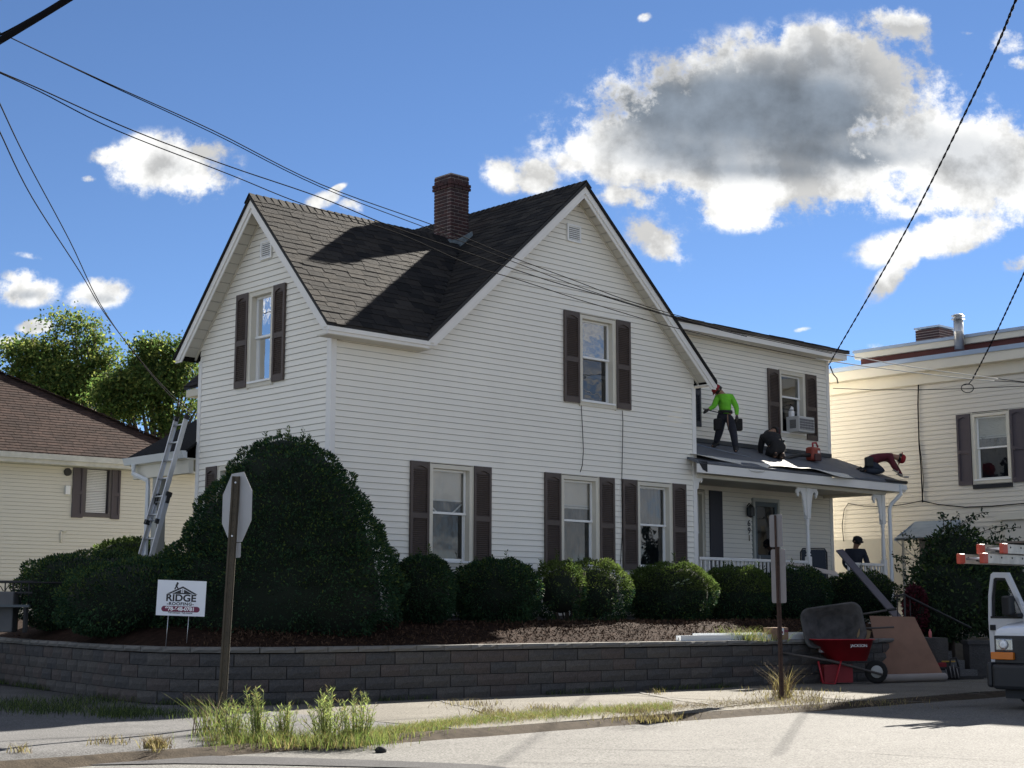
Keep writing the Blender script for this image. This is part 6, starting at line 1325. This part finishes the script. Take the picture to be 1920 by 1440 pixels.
def roof_ladder(l0,wc,z,L,wd,label,rh=.125):
    o=empty('roof_ladder',H.w(0,0,0),0,label=label,cat='ladder'); 
    M_=Matrix.Translation(vf)@Matrix.Rotation(YAW,4,'Z')@Matrix.Translation((l0,wc,z))@Matrix.Rotation(R_(-90),4,'Z')
    o.matrix_world=M_
    for sx in(-1,1):
        x=sx*wd/2; s=MB(); s.box(x-.005,x+.005,.06,L,-rh/2,rh/2); s.box(min(x,x-sx*.035),max(x,x-sx*.035),.06,L,rh/2-.006,rh/2); s.box(min(x,x-sx*.035),max(x,x-sx*.035),.06,L,-rh/2,-rh/2+.006); s.obj('rail',m_rail,o)
        s=MB(); s.box(x-.03,x+.03,-.03,.11,-rh/2-.006,rh/2+.006); s.obj('red_foot_cap',m_orange,o,bevel=.012)
        s=MB()
        for i in range(10): s.lathe([(.014,-.009),(.014,.009)],(x,.22+i*.28,.02),8,'x')
        s.obj('rivets',m_dark,o,kind='stuff')
        if sx<0: s=MB(); s.box(x-.008,x+.008,.42,.66,-.025,.012); s.obj('decal',m_ink,o)
    s=MB(); s.tube([(-wd/2,0,0),(wd/2,0,0)],.018,8); me=s.mesh('rung',m_alu)
    for i in range(int(L/.3)): inst(me,'rung',o,(0,.18+i*.3,0))
roof_ladder(-.62,.84,2.00,5.2,.34,'lower of the two ladders on the van roof, reaching farthest forward with red caps')
roof_ladder(-.18,.79,2.14,4.6,.34,'upper ladder on the van roof with red caps, stacked over the lower one')
s=MB(); s.box(.35,3.2,.55,1.02,2.235,2.26); o=s.obj('walk_plank',mat('dark_plank',(.12,.10,.085),.8,.3,4),None,label='dark flat plank lying on top of the ladders on the van roof',cat='board'); o.location=vf; o.rotation_euler=(0,0,YAW)
# ================================================================== PEOPLE
def skin(name,J,E,m,par,root,sub=2,sx={}):
    me=bpy.data.meshes.new(name); ks=list(J); me.from_pydata([J[k][:3] for k in ks],[(ks.index(a),ks.index(b)) for a,b in E],[]); me.materials.append(m)
    o=bpy.data.objects.new(name,me); COL.objects.link(o); o.parent=par
    md=o.modifiers.new('skin','SKIN'); md.use_smooth_shade=True
    if not me.skin_vertices: me.skin_vertices.new()
    for i,k in enumerate(ks):
        sv=me.skin_vertices[0].data[i]; r=J[k][3]; sv.radius=(r,r*(J[k][4] if len(J[k])>4 else 1)); sv.use_root=(k==root)
    s=o.modifiers.new('sub','SUBSURF'); s.levels=sub; s.render_levels=sub; return o
m_skin=mat('skin',(.30,.165,.105),.55,.1,20)
def lerp(a,b,t): return tuple(a[i]+(b[i]-a[i])*t for i in range(3))
def hand(par,w,d,m,side=1):
    """palm and five fingers along direction d from wrist w"""
    w=Vector(w);d=Vector(d).normalized(); up=Vector((0,0,1)) if abs(d.z)<.9 else Vector((1,0,0)); x=d.cross(up).normalized(); n=x.cross(d); s=MB()
    s.tube([w-d*.01,w+d*.04,w+d*.085],[.026,.036,.034],8)
    for i,(o,l) in enumerate(((-.030,.068),(-.010,.078),(.010,.074),(.029,.058))): a=w+d*.078+x*o; s.tube([a,a+d*l*.5-n*.008,a+d*l*.8-n*.03],[.0105,.0095,.0075],6)
    a=w+d*.025+x*side*.03; s.tube([a,a+d*.03+x*side*.03,a+d*.06+x*side*.03-n*.015],[.013,.011,.009],6)
    return s.obj('hand',m,par)
def figure(name,base,Jp,k,cols,label,headdir=(0,-1,0),hat='cap',extras=None,sleeve=True,hr=.10,bare=False):
    """Jp: joint -> (x right, y away, z up) metres from base"""
    o=empty(name,base,0,label=label,cat='person'); J=Jp
    R={'pelvis':(.135,.8),'waist':(.125,.75),'chest':(.145,.72),'neck':(.052,1),'sl':(.062,1),'sr':(.062,1),'el':(.043,1),'er':(.043,1),'wl':(.029,1),'wr':(.029,1),'hl':(.092,1),'hr':(.092,1),'kl':(.062,1),'kr':(.062,1),'al':(.042,1),'ar':(.042,1),'tl':(.036,.8),'tr':(.036,.8)}
    E=[('pelvis','waist'),('waist','chest'),('chest','neck'),('neck','head0'),('head0','head1'),('chest','sl'),('sl','el'),('el','wl'),('chest','sr'),('sr','er'),('er','wr'),('pelvis','hl'),('hl','kl'),('kl','al'),('al','tl'),('pelvis','hr'),('hr','kr'),('kr','ar'),('ar','tr')]
    hd=Vector(J['head']); nk=Vector(J['neck']); ax=(hd-nk).normalized()
    B={q:(*J[q],k*R[q][0]*(.68 if q in('pelvis','waist','chest','hl','hr','kl','kr','sl','sr') else .60 if q[0] in 'at' else .90),R[q][1]) for q in R}; B['head0']=(*(hd-ax*.045),.078,1.0); B['head1']=(*(hd+ax*.055),.085,1.0)
    skin('body',B,E,m_skin,o,'pelvis')
    g=.014
    R={q:(v[0]*k,v[1]) for q,v in R.items()}
    SJ={q:(*J[q],R[q][0]+g,R[q][1]) for q in('waist','chest','sl','sr','el','er')}; SJ['pelvis']=(*lerp(J['pelvis'],J['waist'],-.05),.158*k,.8); SJ['nk']=(*lerp(J['chest'],J['neck'],.8),.075,1); SJ['wl']=(*lerp(J['el'],J['wl'],.93),.036,1); SJ['wr']=(*lerp(J['er'],J['wr'],.93),.036,1)
    skin('shirt',SJ,[('pelvis','waist'),('waist','chest'),('chest','nk'),('chest','sl'),('sl','el'),('el','wl'),('chest','sr'),('sr','er'),('er','wr')],cols['shirt'],o,'chest')
    TJ={q:(*J[q],R[q][0]+g+.006,R[q][1]) for q in('pelvis','hl','hr','kl','kr')}; TJ['top']=(*lerp(J['pelvis'],J['waist'],.35),.148*k,.8); TJ['al']=(*lerp(J['kl'],J['al'],.94),.066,1); TJ['ar']=(*lerp(J['kr'],J['ar'],.94),.066,1)
    skin('trousers',TJ,[('top','pelvis'),('pelvis','hl'),('hl','kl'),('kl','al'),('pelvis','hr'),('hr','kr'),('kr','ar')],cols['trousers'],o,'pelvis')
    for a,t in(('al','tl'),('ar','tr')): 
        v=(Vector(J[t])-Vector(J[a])); skin('boot',{'a':(*lerp(J[a],J[t],-.1),.058,1),'h':(*(Vector(J[a])+Vector((0,0,-.02))),.056,1),'t':(*(Vector(J[t])),.048,.8)},[('a','h'),('h','t')],cols['boots'],o,'h',1)
    for q,e,s_ in(('wl','el',1),('wr','er',-1)): 
        d=Vector(J[q])-Vector(J[e]); hd_=J.get('h'+q,None); hand(o,J[q],Vector(hd_) if hd_ else d,cols.get('glove',m_skin),s_)
    # head details
    f=Vector(headdir); f=(f-ax*f.dot(ax)).normalized(); sd_=ax.cross(f); c=hd+ax*.02; M3=Matrix((sd_,f,ax)).transposed().to_4x4(); Hm=Matrix.Translation(c)@M3
    def hp(x,y,z): return tuple(Hm@Vector((x,y,z)))
    s=MB(lambda x,y,z:hp(x,y,z)); s.prism([(-.012,.085,.0),(.012,.085,.0),(.016,.092,-.035),(-.016,.092,-.035)],(0,.022,-.004)); s.obj('nose',m_skin,o)
    for x in(-.032,.032): s=MB(lambda x_,y,z:hp(x_,y,z)); s.lathe([(.0,.085),(.011,.088),(.008,.096),(0,.098)],(x,0,.005),8,'y'); s.obj('eye',m_dark,o)
    s=MB(lambda x,y,z:hp(x,y,z)); s.box(-.024,.024,.080,.092,-.058,-.050); s.obj('mouth',mat('lips',(.20,.07,.06),.6),o)
    for x in(-.09,.09): s=MB(lambda x_,y,z:hp(x_,y,z)); s.lathe([(.0,-.012),(.022,-.008),(.022,.008),(0,.012)],(x,-.005,-.005),8,'x'); s.obj('ear',m_skin,o)
    s=MB(lambda x,y,z:hp(x,y,z)); s.lathe([(.096,-.045),(.100,.0),(.098,.05)],(0,-.016,0),14); s.obj('hair',mat('hair_black',(.012,.010,.010),.7),o)
    hm=cols['hat']
    s=MB(lambda x,y,z:hp(x,y,z)); s.lathe([(.108,.018),(.110,.05),(.098,.085),(.066,.112),(0,.122)],(0,-.004,0),16); ht=s.obj('cap',hm,o)
    s=MB(lambda x,y,z:hp(x,y,z)); n=12
    if hat=='cap': V=[(.10*math.cos(math.pi*i/n),.08+.055*math.sin(math.pi*i/n),.030-.02*math.sin(math.pi*i/n)) for i in range(n+1)]; s.prism(V,(0,0,.008))
    else: s.lathe([(.104,.020),(.158,.004),(.160,.0),(.104,.014)],(0,0,0),18)
    s.obj('brim',hm,ht); return o
mk=lambda n,c,r=.85,v=.2: mat(n,c,r,max(v,.35),7,bump=1.0,bs=14)
c_hv=mk('hi_vis_green',(.18,.62,.035)); c_nv=mk('navy_work_trousers',(.016,.018,.030)); c_bk=mk('black_cloth',(.010,.010,.013)); c_mr=mk('maroon_shirt',(.11,.010,.022)); c_den=mk('dark_denim',(.022,.030,.048)); c_redcap=mk('red_cap_cloth',(.30,.012,.02)); c_boot=mk('boot_brown',(.045,.030,.024)); c_blk=mat('boot_black',(.012,.012,.013),.7)
def pxj(base_px,Y,J):
    """joints given as (px,py,depth offset) -> metres from the base point"""
    k=Y/F_PX; bx,by=base_px; return {q:((v[0]-bx)*k,v[2],(by-v[1])*k) for q,v in J.items()}
# standing roofer, lime shirt
aL=H.plane(1341,840,(0,-.3,PE),(0,-ps,1)); wp=H.w(aL[0],aL[1],pr(aL[1])+.01); aR_=H.plane(1374,853,(0,-.3,PE),(0,-ps,1)); wq=H.w(aR_[0],aR_[1],pr(aR_[1])+.01)
Yb=wp[1]; dyr=wq[1]-wp[1]
J=pxj((1341,840),Yb,{'pelvis':(1360,779,-.10),'waist':(1360,765,-.12),'chest':(1358,748,-.13),'neck':(1355,740,-.14),'head':(1347,734,-.15),'sl':(1346,745,-.10),'sr':(1371,746,-.16),'el':(1338,764,-.20),'er':(1380,766,-.22),'wl':(1325,772,-.30),'wr':(1379,784,-.3),'hl':(1354,783,-.06),'hr':(1367,783,-.12),'kl':(1348,812,-.08),'kr':(1372,815,-.30),'al':(1342,834,.02),'ar':(1374,846,dyr),'tl':(1335,838,-.06),'tr':(1372,852,dyr-.14)})
p1=figure('person',wp,J,1.1,dict(shirt=c_hv,trousers=c_nv,boots=c_blk,hat=c_redcap,glove=mk('dark_glove',(.05,.045,.04))),'standing roofer in a lime green shirt and red cap on the porch roof',headdir=(-.8,-.15,-.5))
for q,px,nm in(('hl',1345,'tool_pouch'),('hr',1384,'tool_pouch')):
    k=Yb/F_PX; c=((px-1341)*k,-.12,(840-797)*k); b=MB(); b.box(-.085,.085,-.07,.07,-.14,.12); o=b.obj(nm,mk('pouch_black',(.012,.011,.012)),p1,bevel=.03); o.location=c; b=MB(); b.box(-.05,.05,-.085,-.071,-.10,.02); b.obj('pocket',c_bk,o)
k=Yb/F_PX; b=MB(); b.lathe([(.155,-.03),(.158,.03)],((1360-1341)*k,-.10,(840-774)*k),16); b.obj('belt',c_blk,p1); b=MB(); b.tube([((1362-1341)*k,-.27,(840-780)*k),((1363-1341)*k,-.27,(840-810)*k)],.012,6); b.obj('hammer_handle',mat('hammer_wood',(.22,.13,.09),.7),p1)
b=MB(); a=Vector(((1316-1341)*k,-.33,(840-770.5)*k)); c=Vector(((1352-1341)*k,-.25,(840-778)*k)); b.tube([tuple(a),tuple(c)],.011,6); o=b.obj('tool_shaft',m_black,None,label='dark bar held level by the lime shirted roofer',cat='tool'); o.location=wp
# kneeling roofer in black, seen from behind
aK=H.plane(1455,861,(0,-.3,PE),(0,-ps,1)); wk=H.w(aK[0],aK[1],pr(aK[1])+.01); Yb=wk[1]
J=pxj((1455,861),Yb,{'pelvis':(1456,838,.02),'waist':(1452,826,.12),'chest':(1448,813,.26),'neck':(1452,806,.38),'head':(1460,805,.47),'sl':(1436,817,.30),'sr':(1464,817,.32),'el':(1431,838,.36),'er':(1472,838,.38),'wl':(1434,855,.42),'wr':(1475,852,.46),'hl':(1448,843,.04),'hr':(1464,843,.04),'kl':(1447,853,.40),'kr':(1466,853,.42),'al':(1454,856,.0),'ar':(1467,857,.0),'tl':(1454,850,-.10),'tr':(1467,851,-.10)})
figure('person',wk,J,1.3,dict(shirt=c_bk,trousers=c_bk,boots=c_boot,hat=mk('maroon_hat',(.05,.012,.018))),'roofer in black kneeling with his back to the street on the porch roof',headdir=(.3,.9,-.5))
# crouching roofer in maroon at the right end
aM=H.plane(1640,890,(0,-.3,PE),(0,-ps,1)); wm=H.w(min(aM[0],15.7),aM[1],pr(aM[1])+.01); Yb=wm[1]
J=pxj((1640,891),Yb,{'pelvis':(1629,869,0),'waist':(1641,861,-.02),'chest':(1661,856,-.03),'neck':(1675,857,-.03),'head':(1687,861,-.04),'sl':(1668,858,-.15),'sr':(1671,859,.12),'el':(1672,877,-.18),'er':(1684,880,.10),'wl':(1681,888,-.16),'wr':(1693,894,.06),'hl':(1629,873,-.09),'hr':(1631,873,.10),'kl':(1655,887,-.14),'kr':(1656,884,.14),'al':(1618,884,-.12),'ar':(1617,880,.14),'tl':(1609,885,-.12),'tr':(1608,880,.14),'hwl':(.5,0,-.8),'hwr':(.8,0,-.4)})
p3=figure('person',wm,J,1.22,dict(shirt=c_mr,trousers=c_den,boots=c_blk,hat=c_redcap,glove=mk('pale_glove',(.36,.33,.30))),'roofer in a maroon shirt and red hat bending at the porch roof end',headdir=(.55,-.1,-.85),hat='hat')
k=Yb/F_PX; b=MB(); b.box(-.09,.09,-.08,.08,-.12,.10); o=b.obj('tool_pouch',mk('pouch_grey',(.03,.035,.035)),p3,bevel=.03); o.location=((1627-1640)*k,-.16,(891-868)*k)
b=MB(); b.lathe([(.0,-.02),(.06,-.01),(.075,.0),(.06,.02),(0,.03)],n=12); o=b.obj('hand_trowel',mat('tool_pale',(.30,.29,.28),.5),None,label='small pale tool pressed on the roof corner by the maroon shirted roofer',cat='tool'); o.location=(wm[0]+(1699-1640)*k,wm[1],wm[2]+(891-896.5)*k)
b=MB(); b.tube([H.w(15.2,-.28,PE+.01),H.w(PA1+.02,-.30,PE+.01)],.035,7); b.obj('roll_edge',m_black,None,label='dark rolled strip of roofing along the right end of the porch eave',cat='roofing strip')
# man standing on the porch
wd_=H.w(15.0,.45,1.2); Yb=wd_[1]; pb=(1606,1153); k=F_PX/Yb
J={'pelvis':(0,0,.93),'waist':(0,-.01,1.06),'chest':(-.01,-.03,1.26),'neck':(0,-.06,1.42),'head':(.03,-.10,1.54),'sl':(-.19,-.02,1.33),'sr':(.19,-.02,1.33),'el':(-.27,-.06,1.06),'er':(.26,-.06,1.06),'wl':(-.20,-.25,.90),'wr':(.24,-.20,.86),'hl':(-.09,0,.90),'hr':(.09,0,.90),'kl':(-.10,-.04,.50),'kr':(.10,-.04,.50),'al':(-.11,0,.09),'ar':(.11,0,.09),'tl':(-.12,-.15,.04),'tr':(.12,-.15,.04)}
figure('person',wd_,J,1.12,dict(shirt=mk('navy_jacket',(.012,.016,.028)),trousers=c_bk,boots=c_blk,hat=mk('black_cap',(.012,.012,.014))),'man in a dark jacket and black cap standing on the porch looking down',headdir=(.55,-.75,-.45))
